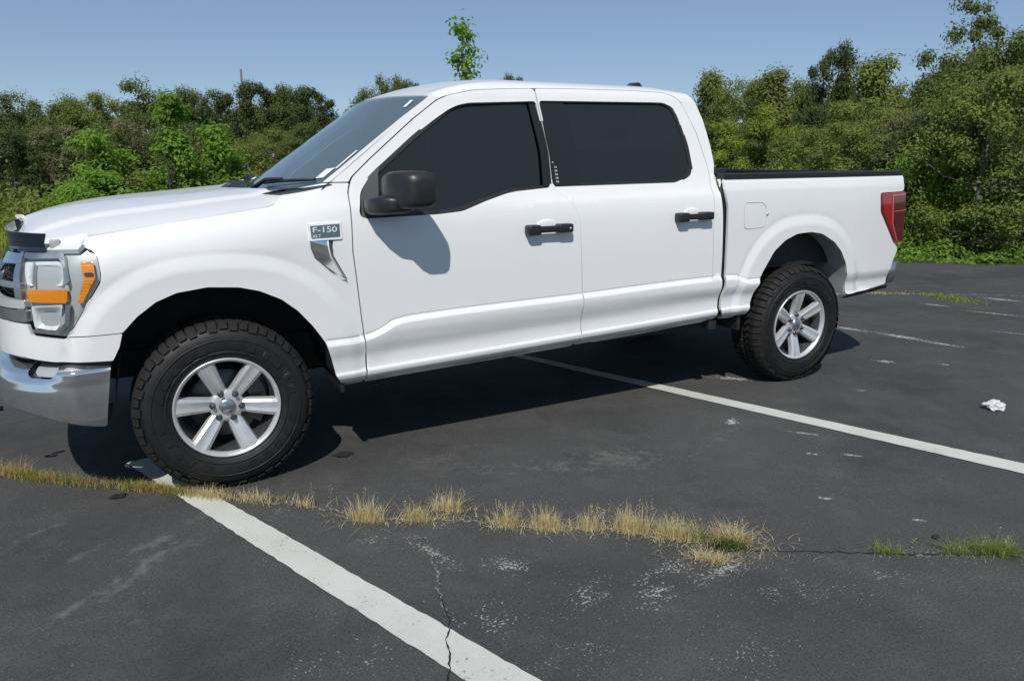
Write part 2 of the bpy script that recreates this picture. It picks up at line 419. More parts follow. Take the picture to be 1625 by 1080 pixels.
LOWL = [[(float(a), z+.036*max(-.3, min(2.4, a-.68))) for a in us] for z in (.447, .459, .468, .476, .484, .492, .501, .510, .526)]
LIPS = []
for c, a, b in ((0, .66, .722), (WB-.04, .60, .757)):
    for rr in (1.022, 1.005, .99, .965, .94, .90):
        LIPS.append([(c+a*rr*math.copysign(abs(math.cos(t_))**(2/2.4), math.cos(t_)), ZH+b*rr*abs(math.sin(t_))**(2/2.4)) for t_ in np.linspace(.02, math.pi-.02, 60)])
fender = panel('front_fender', [(.658, zbot(.655)), (.6583, .6016), (.6432, .7706), (.6207, 1.105), (.6290, 1.300), (.6330, 1.382), (.6475, 1.426), (0.527, 1.426), (0.3525, 1.396), (0.2801, 1.326),
    (0.0977, 1.301), (-0.2034, 1.261), (-0.4564, 1.226), (-0.4921, 1.219), (-0.4992, 1.182)] + HEAD_R + FRONT_ARCH, side, M['paint'], truck, rad=.004, lines=CRL+LOWL+LIPS)
DOOR_F = [(.664, zbot(.662)), (0.6643, 0.6016), (0.6494, 0.7706), (0.6269, 1.105), (0.6391, 1.382), (0.6666, 1.45), (0.7689, 1.535), (1.032, 1.74), (1.177, 1.846), (1.264, 1.884), (1.383, 1.908), (1.569, 1.924), (1.77, 1.936),
          (1.774, 1.859), (1.787, 1.559), (1.768, 1.382), (1.864, 1.308), (1.906, 1.214), (1.92, 0.7026), (1.920, zbot(1.92))]
WIN_F = [(0.6703, 1.278), (0.6961, 1.381), (0.7554, 1.455), (1.017, 1.656), (1.231, 1.796), (1.291, 1.824), (1.357, 1.838), (1.768, 1.86), (1.78, 1.559), (1.761, 1.38), (1.537, 1.364), (1.482, 1.355), (1.35, 1.32), (1.208, 1.273), (1.066, 1.262), (0.6912, 1.256)]
door_f = panel('front_door', DOOR_F, side, M['paint'], truck, holes=[WIN_F], lines=CRL+[[(1.43, 1.298), (1.9, 1.3084)], [(1.43, 1.306), (1.9, 1.3164)]]+LOWL)
DOOR_R = [(1.927, zbot(1.927)), (1.927, 0.7026), (1.9068, 1.214), (1.8643, 1.3083), (1.7685, 1.3822), (1.794, 1.559), (1.781, 1.859), (1.777, 1.937), (2.084, 1.948), (2.447, 1.955), (2.676, 1.948), (2.749, 1.92), (2.795, 1.877), (2.87, 1.681), (2.901, 1.507),
          (2.903, 1.433), (2.885, 1.327), (2.866, 1.107), (2.872, 0.8003), (2.890, zbot(2.89))]
WIN_R = [(1.788, 1.863), (2.576, 1.877), (2.655, 1.877), (2.72, 1.851), (2.749, 1.787), (2.767, 1.607), (2.773, 1.462), (2.725, 1.418), (2.625, 1.39), (1.782, 1.383), (1.801, 1.559)]
door_r = panel('rear_door', DOOR_R, side, M['paint'], truck, holes=[WIN_R], lines=CRL+[[(1.9, 1.3084), (2.91, 1.331)], [(1.9, 1.3164), (2.91, 1.339)]]+LOWL)
# cab shell: windscreen pillar, roof, rear pillar and cab corner in one pressing
def header(w):
    y = np.interp(w, _rw, _rf[:, 0]); return float(1.134-.095*(1-((1-y)/.735)**2))
CABREAR = [(2.825, 1.995), (2.852, 1.965), (2.878, 1.934), (2.906, 1.885), (2.936, 1.79), (2.953, 1.70), (2.964, 1.60), (2.964, 1.50), (2.944, 1.438), (2.944, 1.37), (2.943, 1.23), (2.945, .9), (2.938, zbot(2.94))]
shell = [(.650, 1.433), (.526, 1.432), (.70, 1.556), (.93, 1.72), (1.134, 1.866)] + [(header(w), w) for w in np.linspace(1.885, WTOP, 10)] + [(2.77, WTOP), (2.785, 2.2), (2.80, 2.06)] + CABREAR
shell += [(2.885, zbot(2.885))] + [(a+(.0045 if a > 2.8 else 0), b+(.0045 if b > 1.87 else 0)) for a, b in DOOR_R[::-1][1:13]]
shell += [(a+(-.0035 if b < 1.9 else 0), b+.0045) for a, b in DOOR_F[::-1][7:-5]]
cab = panel('cab_shell', shell, side, M['paint'], truck, centre=True, rad=.004, lines=LOWL+[[(.8, w), (2.95, w)] for w in (1.84, 1.865, 1.885, 1.905, 1.925, 1.945, 1.965, 1.985)])
BED = [(2.959, 1.416), (2.957, 1.339), (2.981, 1.229), (2.984, 0.8328), (2.967, 0.5666), (3.023, 0.4989)] + REAR_ARCH + [(4.341, 0.5914), (4.575, 0.6177), (4.593, 0.7677), (4.653, 0.8719), (4.605, 0.9146), (4.591, 0.9167), (4.398, 1.153), (4.386, 1.287), (4.667, 1.292), (4.681, 1.409)]
LB = [[(4.10, .765), (4.62, .785)], [(4.10, .757), (4.62, .777)], [(2.97, 1.345), (4.6, 1.345)], [(2.97, 1.353), (4.6, 1.353)]]
FUEL = [(3.129, 1.258), (3.268, 1.256), (3.297, 1.228), (3.297, 1.105), (3.272, 1.091), (3.126, 1.089), (3.112, 1.107), (3.109, 1.229)]
bed = panel('bed_side', BED, side, M['paint'], truck, holes=[FUEL], lines=CRL+LOWL+LIPS+LB)
cx, cz = 3.205, 1.173
fuel = panel('fuel_door', [(cx+(a-cx)*.965, cz+(b-cz)*.965) for a, b in FUEL], side, M['paint'], truck, both=False, flange=.01, step=.04)
mb = MB(); mb.lathe([(0, -.006), (.008, -.005), (.009, .004)], (3.306, off(3.31, 1.17)+.0, 1.180), 10); mb.build('fuel_door_latch', M['satin'], truck)

# black backing behind the shut lines
mb = MB()
def strip(mb, path, w, d0, fn=side, mi=0, sides=(0, 1)):
    """ribbon of width w lying d0 under the surface along a path in (u, v)"""
    P = resample(path, .04, False); T = np.gradient(P, axis=0); T /= np.maximum(np.linalg.norm(T, axis=1, keepdims=True), 1e-9); Nn = np.stack([-T[:, 1], T[:, 0]], 1)
    A = fn(P[:, 0]+Nn[:, 0]*w/2, P[:, 1]+Nn[:, 1]*w/2, d0); B = fn(P[:, 0]-Nn[:, 0]*w/2, P[:, 1]-Nn[:, 1]*w/2, d0); k = len(P)
    for sgn in sides:
        f_ = lambda Q: [(q[0], 2-q[1] if sgn else q[1], q[2]) for q in Q]
        mb.add(f_(A)+f_(B), [(i, i+1, k+i+1, k+i) for i in range(k-1)], mi, True)
for sd in ((0,), (1,)):
    mb = MB()
    strip(mb, DOOR_F[1:13], .05, .016, sides=sd); strip(mb, [(1.92, .47), (1.908, 1.213), (1.863, 1.308), (1.774, 1.385)], .05, .016, sides=sd); strip(mb, DOOR_R[7:-1]+[(2.89, .52)], .05, .016, sides=sd)
    strip(mb, [(2.95, .50), (2.953, .569), (2.963, .83), (2.963, 1.22), (2.952, 1.33), (2.948, 1.41)], .06, .03, sides=sd)
    tag(mb.build('shut_line_backing', M['under'], truck), kind='stuff')
# pale strip: light through the slit between the door frames, put in as colour
for sd in ((0,), (1,)): mb = MB(); strip(mb, [(1.772, 1.856), (1.78, 1.71), (1.784, 1.559), (1.776, 1.461), (1.764, 1.383)], .0085, .028, sides=sd); mb.build('door_weatherstrip', M['seal'], truck)

# side glass, sail plates, pillar covers
gin = lambda u, v: glass(u, v, .012)
def grow(P, d):
    P = np.array(P); c = P.mean(0); return [tuple(p+(p-c)/np.linalg.norm(p-c)*d) for p in P]
GF = [(0.8012, 1.249), (0.7896, 1.344), (0.8111, 1.484), (1.017, 1.673), (1.231, 1.812), (1.357, 1.857), (1.712, 1.878), (1.721, 1.56), (1.7, 1.356), (1.496, 1.337), (1.349, 1.298), (1.208, 1.253)]
panel('front_door_glass', GF, gin, M['tint'], truck, flange=0, step=.08)
GR = [(1.939, 1.881), (2.576, 1.892), (2.675, 1.889), (2.739, 1.855), (2.765, 1.786), (2.784, 1.607), (2.787, 1.448), (2.726, 1.398), (2.626, 1.368), (1.948, 1.355)]
panel('rear_door_glass', GR, gin, M['tint'], truck, flange=0, step=.08)
sail = panel('sail_plate', [(.670, 1.255), (.690, 1.380), (.752, 1.458), (.812, 1.508), (.800, 1.46), (.788, 1.36), (.795, 1.25)], lambda u, v: glass(u, v, .004), M['sail'], truck, flange=.01, step=.05, rad=.004)
panel('pillar_cover', [(1.717, 1.351), (1.736, 1.56), (1.726, 1.88), (1.775, 1.879), (1.785, 1.56), (1.77, 1.351)], lambda u, v: glass(u, v, .004), M['gloss_black'], truck, flange=.01, step=.06, rad=0)
pc = panel('pillar_cover', [(1.776, 1.351), (1.794, 1.56), (1.782, 1.879), (1.949, 1.881), (1.974, 1.56), (1.958, 1.355)], lambda u, v: glass(u, v, .004), M['gloss_black'], truck, flange=.01, step=.06, rad=0)
# rubber seals round the glass
def ring(name, P, d, wdt, fn, matl):
    P = soften(P, .03); P = resample(P, .012)
    T = np.roll(P, -3, 0)-np.roll(P, 3, 0); T /= np.linalg.norm(T, axis=1, keepdims=True); Nn = np.stack([-T[:, 1], T[:, 0]], 1)
    if (Nn*(P.mean(0)-P)).sum() < 0: Nn = -Nn
    inner = P+Nn*wdt
    return panel(name, P-Nn*.006, lambda u, v: fn(u, v, d), matl, truck, holes=[inner], flange=.008, step=.05, rad=0, est=.03)
ring('window_seal', WIN_F, .005, .016, glass, M['black']); ring('window_seal', WIN_R, .005, .016, glass, M['black'])
# keypad digits on the rear pillar cover
def text_obj(name, s, size, loc, matl, parent, depth=.001, rz=0., vertical=False, rot=None, sx=1.):
    cu = bpy.data.curves.new(name, 'FONT'); cu.body = s; cu.size = size; cu.extrude = depth; cu.align_x = 'CENTER'; cu.align_y = 'CENTER'; cu.offset = size*.012
    if vertical: cu.space_line = .95
    tmp = bpy.data.objects.new('tmp', cu); col.objects.link(tmp); dg = bpy.context.evaluated_depsgraph_get(); me = bpy.data.meshes.new_from_object(tmp.evaluated_get(dg)); bpy.data.objects.remove(tmp)
    me.materials.clear(); me.materials.append(matl); me.name = name
    R = (rot or Matrix.Rotation(math.pi/2, 4, 'X'))
    me.transform(Matrix.Translation(loc) @ Matrix.Rotation(rz, 4, 'Z') @ R @ Matrix.Diagonal((sx, 1, 1, 1)))
    return place(name, me, parent, True)
tilt = Matrix.Rotation(math.pi/2-.33, 4, 'X')
for k, s_ in enumerate(('1.2', '3.4', '5.6', '7.8', '9.0')):
    z_ = 1.490-.020*k; gp = glass(1.812, z_, .0015); text_obj('keypad_digits', s_, .014, (float(gp[0]), float(gp[1]), z_*KZ), M['white_print'], pc[0], .0004, rot=tilt)
mb = MB(); gp = glass(1.800, 1.516, .002); mb.box((gp[0]-.003, gp[1]-.002, 1.513), (gp[0]+.003, gp[1]+.002, 1.519)); mb.build('keypad_light', M['white_print'], pc[0])

# windscreen
def wshield(s, t):
    s = np.asarray(s, float); t = np.asarray(t, float)
    ex_ = .530+(1.134-.530)*t; ez = 1.419+(1.866-1.419)*t; eo = np.interp(ez, [1.40, 1.84, 1.87], [.096, .262, .272])
    cxx = .29+(1.039-.29)*t; cz_ = 1.355+(1.886-1.355)*t
    k = (1-s)**2.1; y = eo+s*(1-eo)
    return np.stack([cxx+(ex_-cxx)*k, y, cz_+(ez-cz_)*k], -1)
def wsn(d): return lambda a, t: wshield(1-a, t)-np.array([-d*.5, 0, d*.85])
panel('windscreen', [(0, -.02), (.996, -.02), (.996, .996), (0, .996)], wsn(.005), M['wind'], truck, centre=True, flange=0, rad=0, step=.06, est=.05)
# dark ceramic border of the windscreen
panel('windscreen_border', [(0, -.03), (1, -.03), (1, 1.0), (0, 1.0)], wsn(.008), M['gloss_black'], truck, holes=[[(.0001, .05), (.975, .05), (.978, .965), (.0001, .965)]], centre=True, flange=0, rad=0, step=.06, est=.04)

# cowl and wipers
def hood_back(y): return .17+.18*np.clip((1-y)/.9, 0, 1)
ys = np.linspace(.10, 1.90, 41); V = []; F = []
for i, y in enumerate(ys):
    yy = min(y, 2-y); xb = float(hood_back(yy)); s_ = (yy-.10)/.90; q = wshield(s_, .03)
    zc0 = 1.352+.0*min(1, (yy-.1)/.3)
    V += [(xb-.03, y, 1.372+.030*max(0, 1-(yy-.1)/.25)), ((xb+q[0])/2, y, 1.374+.036*max(0, 1-(yy-.1)/.3)), (q[0]+.02, y, q[2]-.008)]
for i in range(len(ys)-1):
    for k in range(2): F.append((i*3+k, i*3+3+k, i*3+4+k, i*3+1+k)[::-1])
mb = MB(); mb.add(V, F, 0, True); mb.build('cowl', M['black'], truck)
for s0, s1 in ((.10, .72), (1.02, 1.70)):
    mb = MB()
    def wp(s, t, up=.02):
        a = wshield(min(s, 2-s), t); return (float(a[0])-up*.6, 2-float(a[1]) if s > 1 else float(a[1]), float(a[2])+up)
    mb.tube([wp(s1, .02, .02), wp(s1-.12, .07, .035), wp((s0+s1)/2, .08, .028)], [.014, .010, .007], 8)
    mb.tube([wp(s0, .055, .012), wp((s0+s1)/2, .075, .018), wp(s1-.02, .085, .012)], .009, 6); mb.build('wiper', M['black'], truck)
# stickers behind the windscreen, near lower and upper corners
def ws_plate(name, s0, s1, t0, t1, matl, skew=0.):
    V = [wshield(a, b)+np.array([-.0015, 0, -.0015]) for a, b in ((s0, t0), (s1, t0), (s1+skew, t1), (s0+skew, t1))]; mb = MB(); mb.add([tuple(v) for v in V], [(0, 1, 2, 3)]); mb.build(name, matl, truck)
ws_plate('windscreen_sticker', .085, .155, .10, .20, M['white_print']); ws_plate('windscreen_sticker', .062, .080, .19, .38, M['white_print']); ws_plate('windscreen_sticker', .095, .130, .865, .945, M['white_print'], .01)

# hood
zt_s = pchip([-.96, -.90, -.87, -.81, -.66, -.43, -.13, .174, .33, .42], [1.190, 1.214, 1.225, 1.244, 1.294, 1.334, 1.360, 1.384, 1.392, 1.396])
hseam = pchip([-1.8, -.70, -.60, -.512, -.498, -.45, -.2, .1, .28, .36], [1.174, 1.174, 1.1745, 1.175, 1.226, 1.231, 1.260, 1.304, 1.333, 1.400])
hsm = pchip([-1.8, -1.0, -.75, -.60, -.50, -.45, -.2, .1, .28, .36], [1.196, 1.196, 1.200, 1.213, 1.226, 1.231, 1.260, 1.304, 1.333, 1.400])
def hood(u, s):
    u = np.asarray(u, float); s = np.asarray(s, float); B0 = side(u, hseam(u)); B = side(u, hsm(u)); B = B+(B0-B)*(1-sst(0, .022, s))[..., None]
    t_ = np.clip((.35-u)/(.35-UN), 0, 1); xb = hood_back(np.clip(B[..., 1]+s*(1-B[..., 1]), 0, 1))
    xc = .17+(-.80-.17)*t_**.9
    x = B[..., 0]+(xc-B[..., 0])*s; y = B[..., 1]+(1-B[..., 1])*s
    x = np.where(u > .2, x, x)
    k = 1-(1-np.clip(s, 0, 1))**3.4
    dome = .012*sst(.30, .37, y)*sst(-.93, -.75, x)
    zs_ = hsm(u); z = zs_+(zt_s(x)-.006-zs_)*k+dome-(zs_-hseam(u))*(1-sst(0, .022, s))
    return np.stack([x, y, z], -1)
HO = [(UN+.0, 0), (UN+.0, 1), (.345, 1), (.352, .0)]
HO = [(UN, .0), (UN, 1.), (.35, 1.)] + [(.35, k_) for k_ in (.8, .6, .4, .2, .1, .05)] + [(.35, 0), (.282, 0), (.1, 0), (-.2, 0), (-.45, 0), (-.6, 0), (-.8, 0)]
panel('hood', HO, lambda u, s: hood(u, s), M['paint'], truck, centre=True, rad=0, step=.03, est=.02, flange=.02)

# ---- front end: bumper cover, headlights, grille, chrome bumper, hood shield
COV = [(-0.3927, 0.811), (-0.6051, 0.8062), (-0.6171, 0.7999), (-0.7471, 0.8173), (-0.7654, 0.8661), (-0.9, 0.872), (UN, .85), (UN, .70), (-0.9, 0.725), (-0.804, 0.7239), (-0.6646, 0.7039), (-0.4394, 0.696), (-0.4095, 0.7525)]
panel('bumper_cover', COV, lambda u, v: side(u, v, -.004*sst(-.5, -.8, u)), M['paint'], truck, centre=True, rad=.004, step=.04)
HEAD = [(-0.8207, 1.121), (-0.8083, 1.159), (-0.6822, 1.171), (-0.5033, 1.175), (-0.4758, 1.17), (-0.4555, 1.138), (-0.449, 1.071), (-0.4556, 1.034), (-0.5912, 0.8279), (-0.6112, 0.8082), (-0.7471, 0.8235), (-0.7624, 0.8712), (-0.7771, 0.9711), (-0.7968, 1.008)]
hd = panel('headlight', HEAD, ex(.028), M['satin'], truck, step=.04, flange=.02, rad=.008)
def mirror_panel(name, outer, fn, matl, **kw):
    a = panel(name, outer, fn, matl, hd[0], both=True, **kw)
    a[1].parent = hd[1]; return a
UP = [(-0.793, 1.121), (-0.711, 1.125), (-0.6091, 1.127), (-0.5944, 1.113), (-0.5975, 1.026), (-0.7596, 1.028)]
LO = [(-0.7488, 0.9411), (-0.6058, 0.9475), (-0.6453, 0.8354), (-0.7413, 0.8481)]
def cup(depth, cu, cv, ru, rv): return lambda u, v: side(u, v, .012+depth*np.clip(1-((u-cu)/ru)**2, 0, 1)*np.clip(1-((v-cv)/rv)**2, 0, 1))
mirror_panel('reflector', UP, cup(.05, -.675, 1.065, .085, .05), M['lamp'], step=.014, flange=.012, rad=.006)
mirror_panel('reflector', LO, cup(.035, -.675, .885, .065, .045), M['lamp'], step=.014, flange=.012, rad=.006)
mirror_panel('inner_divider', [(-0.7344, 1.125), (-0.7266, 1.125), (-0.722, 1.032), (-0.7295, 1.032)], ex(.004), M['satin'], step=.03, rad=0, flange=.02)
def ridged(u, v): return side(u, v, .008+.0012*np.sin(u*520))
mirror_panel('turn_signal', [(-0.7619, 1.012), (-0.5781, 1.011), (-0.5888, 0.9538), (-0.758, 0.9593)], ridged, M['amber'], step=.005, est=.01, flange=.014, rad=.005)
mirror_panel('side_marker', [(-0.5191, 1.124), (-0.4706, 1.122), (-0.4659, 1.059), (-0.5285, 0.9492), (-0.5466, 0.9512), (-0.5121, 1.05)], lambda u, v: side(u, v, .008+.0005*np.sin(v*600)), M['amber'], step=.006, est=.01, flange=.012, rad=.004)
mirror_panel('marker_insert', [(-0.5065, 1.08), (-0.4742, 1.08), (-0.4721, 1.066), (-0.5063, 1.066)], ex(.0025), M['amber_dark'], step=.02, rad=.002, flange=.003)
mirror_panel('bezel', [(-0.8197, 1.167), (-0.6104, 1.173), (-0.5841, 1.153), (-0.5716, 1.043), (-0.5844, 1.027), (-0.5884, 1.113), (-0.6095, 1.141), (-0.8061, 1.139)], ex(.003), M['chrome_dull'], step=.02, rad=.004, flange=.02)
mirror_panel('bezel', [(-0.5937, 0.9456), (-0.5757, 0.9478), (-0.5903, 0.8586), (-0.6403, 0.8222), (-0.7402, 0.8287), (-0.7433, 0.844), (-0.6483, 0.8323), (-0.6054, 0.8687)], ex(.004), M['chrome_dull'], step=.02, rad=.003, flange=.02)
mirror_panel('lens', [(a+(.0012 if a > -.6 else 0), b) for a, b in HEAD], ex(.0015), M['clear'], step=.05, flange=0, rad=.008)
# grille: dark net, frame and bars
gr = panel('grille', [(-.765, .87), (-.80, 1.155), (UN, 1.155), (UN, .862), (-.90, .862)], ex(.055), M['under'], truck, centre=True, step=.06, rad=0, flange=0)[0]
GB = [('grille_bar', [(-0.8206, 1.157), (UN, 1.148), (UN, 1.095), (-0.809, 1.117)], 'chrome'), ('grille_bar', [(-0.7845, 1.043), (UN, 1.045), (UN, 1.018), (-0.7792, 1.017)], 'chrome_dull'),
      ('grille_bar', [(-0.77, 0.9683), (UN, .962), (UN, .915), (-0.7628, 0.9326)], 'satin'), ('grille_bar', [(-0.7628, 0.9275), (UN, .905), (UN, .865), (-0.9, 0.876), (-0.7624, 0.8743)], 'chrome_dull')]
for nm, P, mm in GB: panel(nm, P, ex(-.004), M[mm], gr, centre=True, step=.04, rad=.006, flange=.03)
panel('grille_frame', [(-0.8193, 1.164), (-0.8467, 1.163), (-0.8051, 0.8754), (-0.7734, 0.8761), (-0.7828, 1.009)][::-1], ex(-.002), M['chrome_dull'], gr, step=.04, rad=.004, flange=.03)
nb = MB()
for v_ in np.arange(.885, 1.14, .022):
    uu = np.linspace(-.79, UN, 30)
    for s_ in (0, 1):
        P = side(uu, np.full(30, v_), .045); nb.tube([(p[0], 2-p[1] if s_ else p[1], p[2]) for p in P], .0035, 4, cap=False)
nb.build('grille_net', M['black'], gr)
# oval emblem in the middle of the grille
mb = MB(); bm = bmesh.new(); bmesh.ops.create_uvsphere(bm, u_segments=24, v_segments=12, radius=1)
for v in bm.verts: v.co = Vector((-.957+v.co.x*.012, 1+v.co.y*.115, 1.035+v.co.z*.046))
mb.bm(bm, 0, True); mb.build('grille_emblem', M['badge'], gr)
# smoked shield standing off the hood lip
sh = lambda u, v: side(u, np.minimum(v, 1.18), -.014-.12*np.clip(v-1.178, 0, 1)) + np.stack([0*u, 0*u, np.maximum(v-1.18, 0)], -1)
panel('hood_shield', [(-.672, 1.172), (-.676, 1.20), (-.655, 1.243), (-.80, 1.246), (-.95, 1.246), (UN, 1.246), (UN, 1.172)], sh, M['shield'], truck, centre=True, step=.03, rad=.004, flange=.004)
for s_ in (0, 1):
    q = side(-.635, 1.20, 0.); y = 2-q[1] if s_ else q[1]; mb = MB(); mb.box((q[0]-.022, y-.010, 1.178), (q[0]+.016, y+.012, 1.215), 0, .005); mb.build('shield_bracket', M['seal'], truck)

# chrome bumper
def bump(u, v):
    u = np.asarray(u, float); v = np.asarray(v, float)
    t_ = (v-.40)/.29; o = -.050*sst(-.46, -.66, u)-.012*np.sin(np.clip(t_, 0, 1)*math.pi)+.012*np.clip(.16-t_, 0, 1)/.16+.060*sst(.88, 1.03, t_)
    o = o+.034*sst(.62, 1.0, t_)*sst(-.58, -.70, u)
    return side(u, np.clip(v, .60, .69), o) + np.stack([0*u, 0*u, v-np.clip(v, .60, .69)], -1)
BOT = [(-.497, .398), (-.53, .404), (-.60, .430), (-.666, .456), (-.768, .492), (-.90, .515), (-1.0, .540), (UN, .555)]
TOPB = [(UN, .745), (-1.05, 0.755), (-0.9, 0.748), (-0.81, 0.7269), (-0.7045, 0.7085), (-0.6255, 0.7009), (-0.4474, 0.6939)]
FOG = [(-0.8039, 0.7096), (-0.6565, 0.6876), (-0.6441, 0.6632), (-0.6659, 0.6361), (-0.7587, 0.6407)]
bmp = panel('front_bumper', BOT+TOPB, bump, M['bumper_chrome'], truck, holes=[FOG], centre=True, step=.02, rad=.008, flange=.03)
fl = panel('fog_light', [(a, b) for a, b in FOG], lambda u, v: bump(u, v)+np.stack([.028+0*u, .012+0*u, 0*u], -1), M['satin'], truck, step=.015, rad=.004, flange=0, both=True)
panel('fog_lens', FOG, lambda u, v: bump(u, v)+np.stack([.008+0*u, .003+0*u, 0*u], -1), M['clear'], truck, step=.03, rad=.004, flange=0, both=True)
# dark seam between cover and bumper, and the air dam beneath
mb = MB()
strip(mb, [(-0.4545, 0.6959), (-0.6253, 0.7041), (-0.7045, 0.7095), (-0.81, 0.7299), (-0.9, 0.755), (UN+.01, .75)], .035, .012)
P0 = [side(u, float(np.interp(-u, [.5, .67, .90, 1.7], [.42, .46, .515, .555])), .03) for u in np.linspace(-.50, UN, 26)]; V = []; F = []
for i, p in enumerate(P0):
    for dz in (.05, -.060 if i > 6 else -.030): V.append((p[0]+(.005 if dz < 0 else .02), p[1]+.005, p[2]+dz))
F = [(2*i, 2*i+2, 2*i+3, 2*i+1) for i in range(len(P0)-1)]; mb.add(V, F, 0, True); mb.add([(a, 2-b, c) for a, b, c in V], [f[::-1] for f in F], 0, True)
mb.build('air_dam', M['black'], truck)
mb = MB()
for y in (.62, 1.38): mb = MB(); mb.tube([(-.94, y, .45), (-.985, y, .43), (-1.0, y, .40), (-.985, y, .375), (-.94, y, .37)], .012, 8); mb.build('tow_hook', M['black'], truck)

# fender badge and chrome blade
P = [side(np.array([u]), np.array([v]), -.008)[0] for u, v in ((.432, 1.156), (.571, 1.156), (.571, 1.226), (.432, 1.222))]
def prism(name, pts, d0, d1, matl, parent):
    """plate on the flank: outline in (u, v), from depth d0 (back) to d1 (front)"""
    A = [side(np.array([a]), np.array([b]), d0)[0] for a, b in pts]; B = [side(np.array([a]), np.array([b]), d1)[0] for a, b in pts]; n = len(pts)
    mb = MB(); mb.add(A+B, [tuple(range(n, 2*n))]+[(i, (i+1) % n, n+(i+1) % n, n+i) for i in range(n)]); return mb.build(name, matl, parent)
badge = prism('fender_badge', [(0.4202, 1.164), (0.5744, 1.166), (0.5763, 1.247), (0.4186, 1.241)], .004, -.007, M['lamp'], truck)
prism('badge_plate', [(0.4302, 1.175), (0.5663, 1.177), (0.5673, 1.238), (0.4295, 1.233)], -.007, -.0082, M['badge'], badge)
q = side(.496, 1.21, -.0092); text_obj('badge_lettering', 'F-150', .037, (q[0]-.001, q[1], 1.213*KZ), M['white_print'], badge, .0006, sx=1.38)
q = side(.455, 1.183, -.0092); text_obj('badge_lettering', 'XLT', .019, (.455, q[1]-.0005, 1.184*KZ), M['white_print'], badge, .0005, sx=1.2)
def S3(u, v, d): return tuple(side(np.array([u]), np.array([v]), d)[0])
bl = MB()
#   left edge, ridge, right edge from top to tip
L = [S3(.424, 1.152, .002), S3(.428, 1.10, .002), S3(.446, 1.045, .002), S3(.553, .955, .002)]
R_ = [S3(.540, 1.150, .002), S3(.534, 1.12, .002), S3(.536, 1.075, .002), S3(.590, .962, .002)]
C_ = [S3(.505, 1.151, -.030), S3(.503, 1.125, -.034), S3(.511, 1.075, -.034), S3(.582, .958, -.010)]
L0 = [S3(.419, 1.164, .002), S3(.420, 1.130, .002), S3(.436, 1.080, .002), S3(.549, .968, .002)]
C_ = [S3(.500, 1.163, -.030), S3(.499, 1.137, -.034), S3(.507, 1.086, -.034), S3(.580, .969, -.010)]
R_ = [S3(.536, 1.162, .002), S3(.530, 1.132, .002), S3(.532, 1.086, .002), S3(.588, .973, .002)]
bl.add(L0+C_+R_, [(0, 1, 5, 4), (1, 2, 6, 5), (2, 3, 7, 6), (0, 4, 8)]); bld = bl.build('fender_blade', M['chrome'], truck)
bl = MB(); bl.add(C_+R_, [(0, 1, 5, 4), (1, 2, 6, 5), (2, 3, 7, 6)]); bl.build('blade_inset', M['gloss_black'], bld)
bl = MB(); bl.tube([(a, b-.001, c) for a, b, c in C_], .0032, 6); bl.build('blade_ridge', M['lamp'], bld)

# door handles: dark bar on a recessed cup
def rounded_box(c, s, bev, seg=3):
    bm = bmesh.new(); bmesh.ops.create_cube(bm, size=1)
    for v in bm.verts: v.co = Vector((c[0]+v.co.x*s[0], c[1]+v.co.y*s[1], c[2]+v.co.z*s[2]))
    bmesh.ops.bevel(bm, geom=bm.edges[:], offset=bev, segments=seg, profile=.55, affect='EDGES'); return bm
for dr, (u0, u1, zc_) in zip((door_f, door_r), ((1.557, 1.836, 1.162), (2.567, 2.833, 1.189))):
    for sgn in (0, 1):
        y0 = float(off((u0+u1)/2, zc_)); f_ = (lambda y: 2-y) if sgn else (lambda y: y); k = -1 if sgn else 1
        mb = MB(); mb.bm(rounded_box(((u0+u1)/2, f_(y0-.040), zc_), (u1-u0-.01, .020, .036), .009), 0, True)
        mb.bm(rounded_box((u0+.040, f_(y0-.024), zc_-.002), (.080, .060, .056), .014), 0, True); mb.bm(rounded_box((u1-.046, f_(y0-.024), zc_+.001), (.092, .057, .048), .012), 0, True)
        hnd = mb.build('door_handle', M['mirror_plastic'], dr[sgn])
        mb = MB(); bm = bmesh.new(); bmesh.ops.create_uvsphere(bm, u_segments=24, v_segments=12, radius=1)
        for v in bm.verts: v.co = Vector(((u0+u1)/2+v.co.x*.068, f_(y0+.004+v.co.y*.010), zc_+.014+v.co.z*.036))
        mb.bm(bm, 0, True); mb.build('handle_cup', M['paint'], dr[sgn])
        if dr is door_f: mb = MB(); mb.lathe([(0, -.0015), (.006, -.001), (.0065, .004)], (u1-.022, f_(y0-.0535), zc_), 12); mb.build('lock_cylinder', M['satin'], hnd)

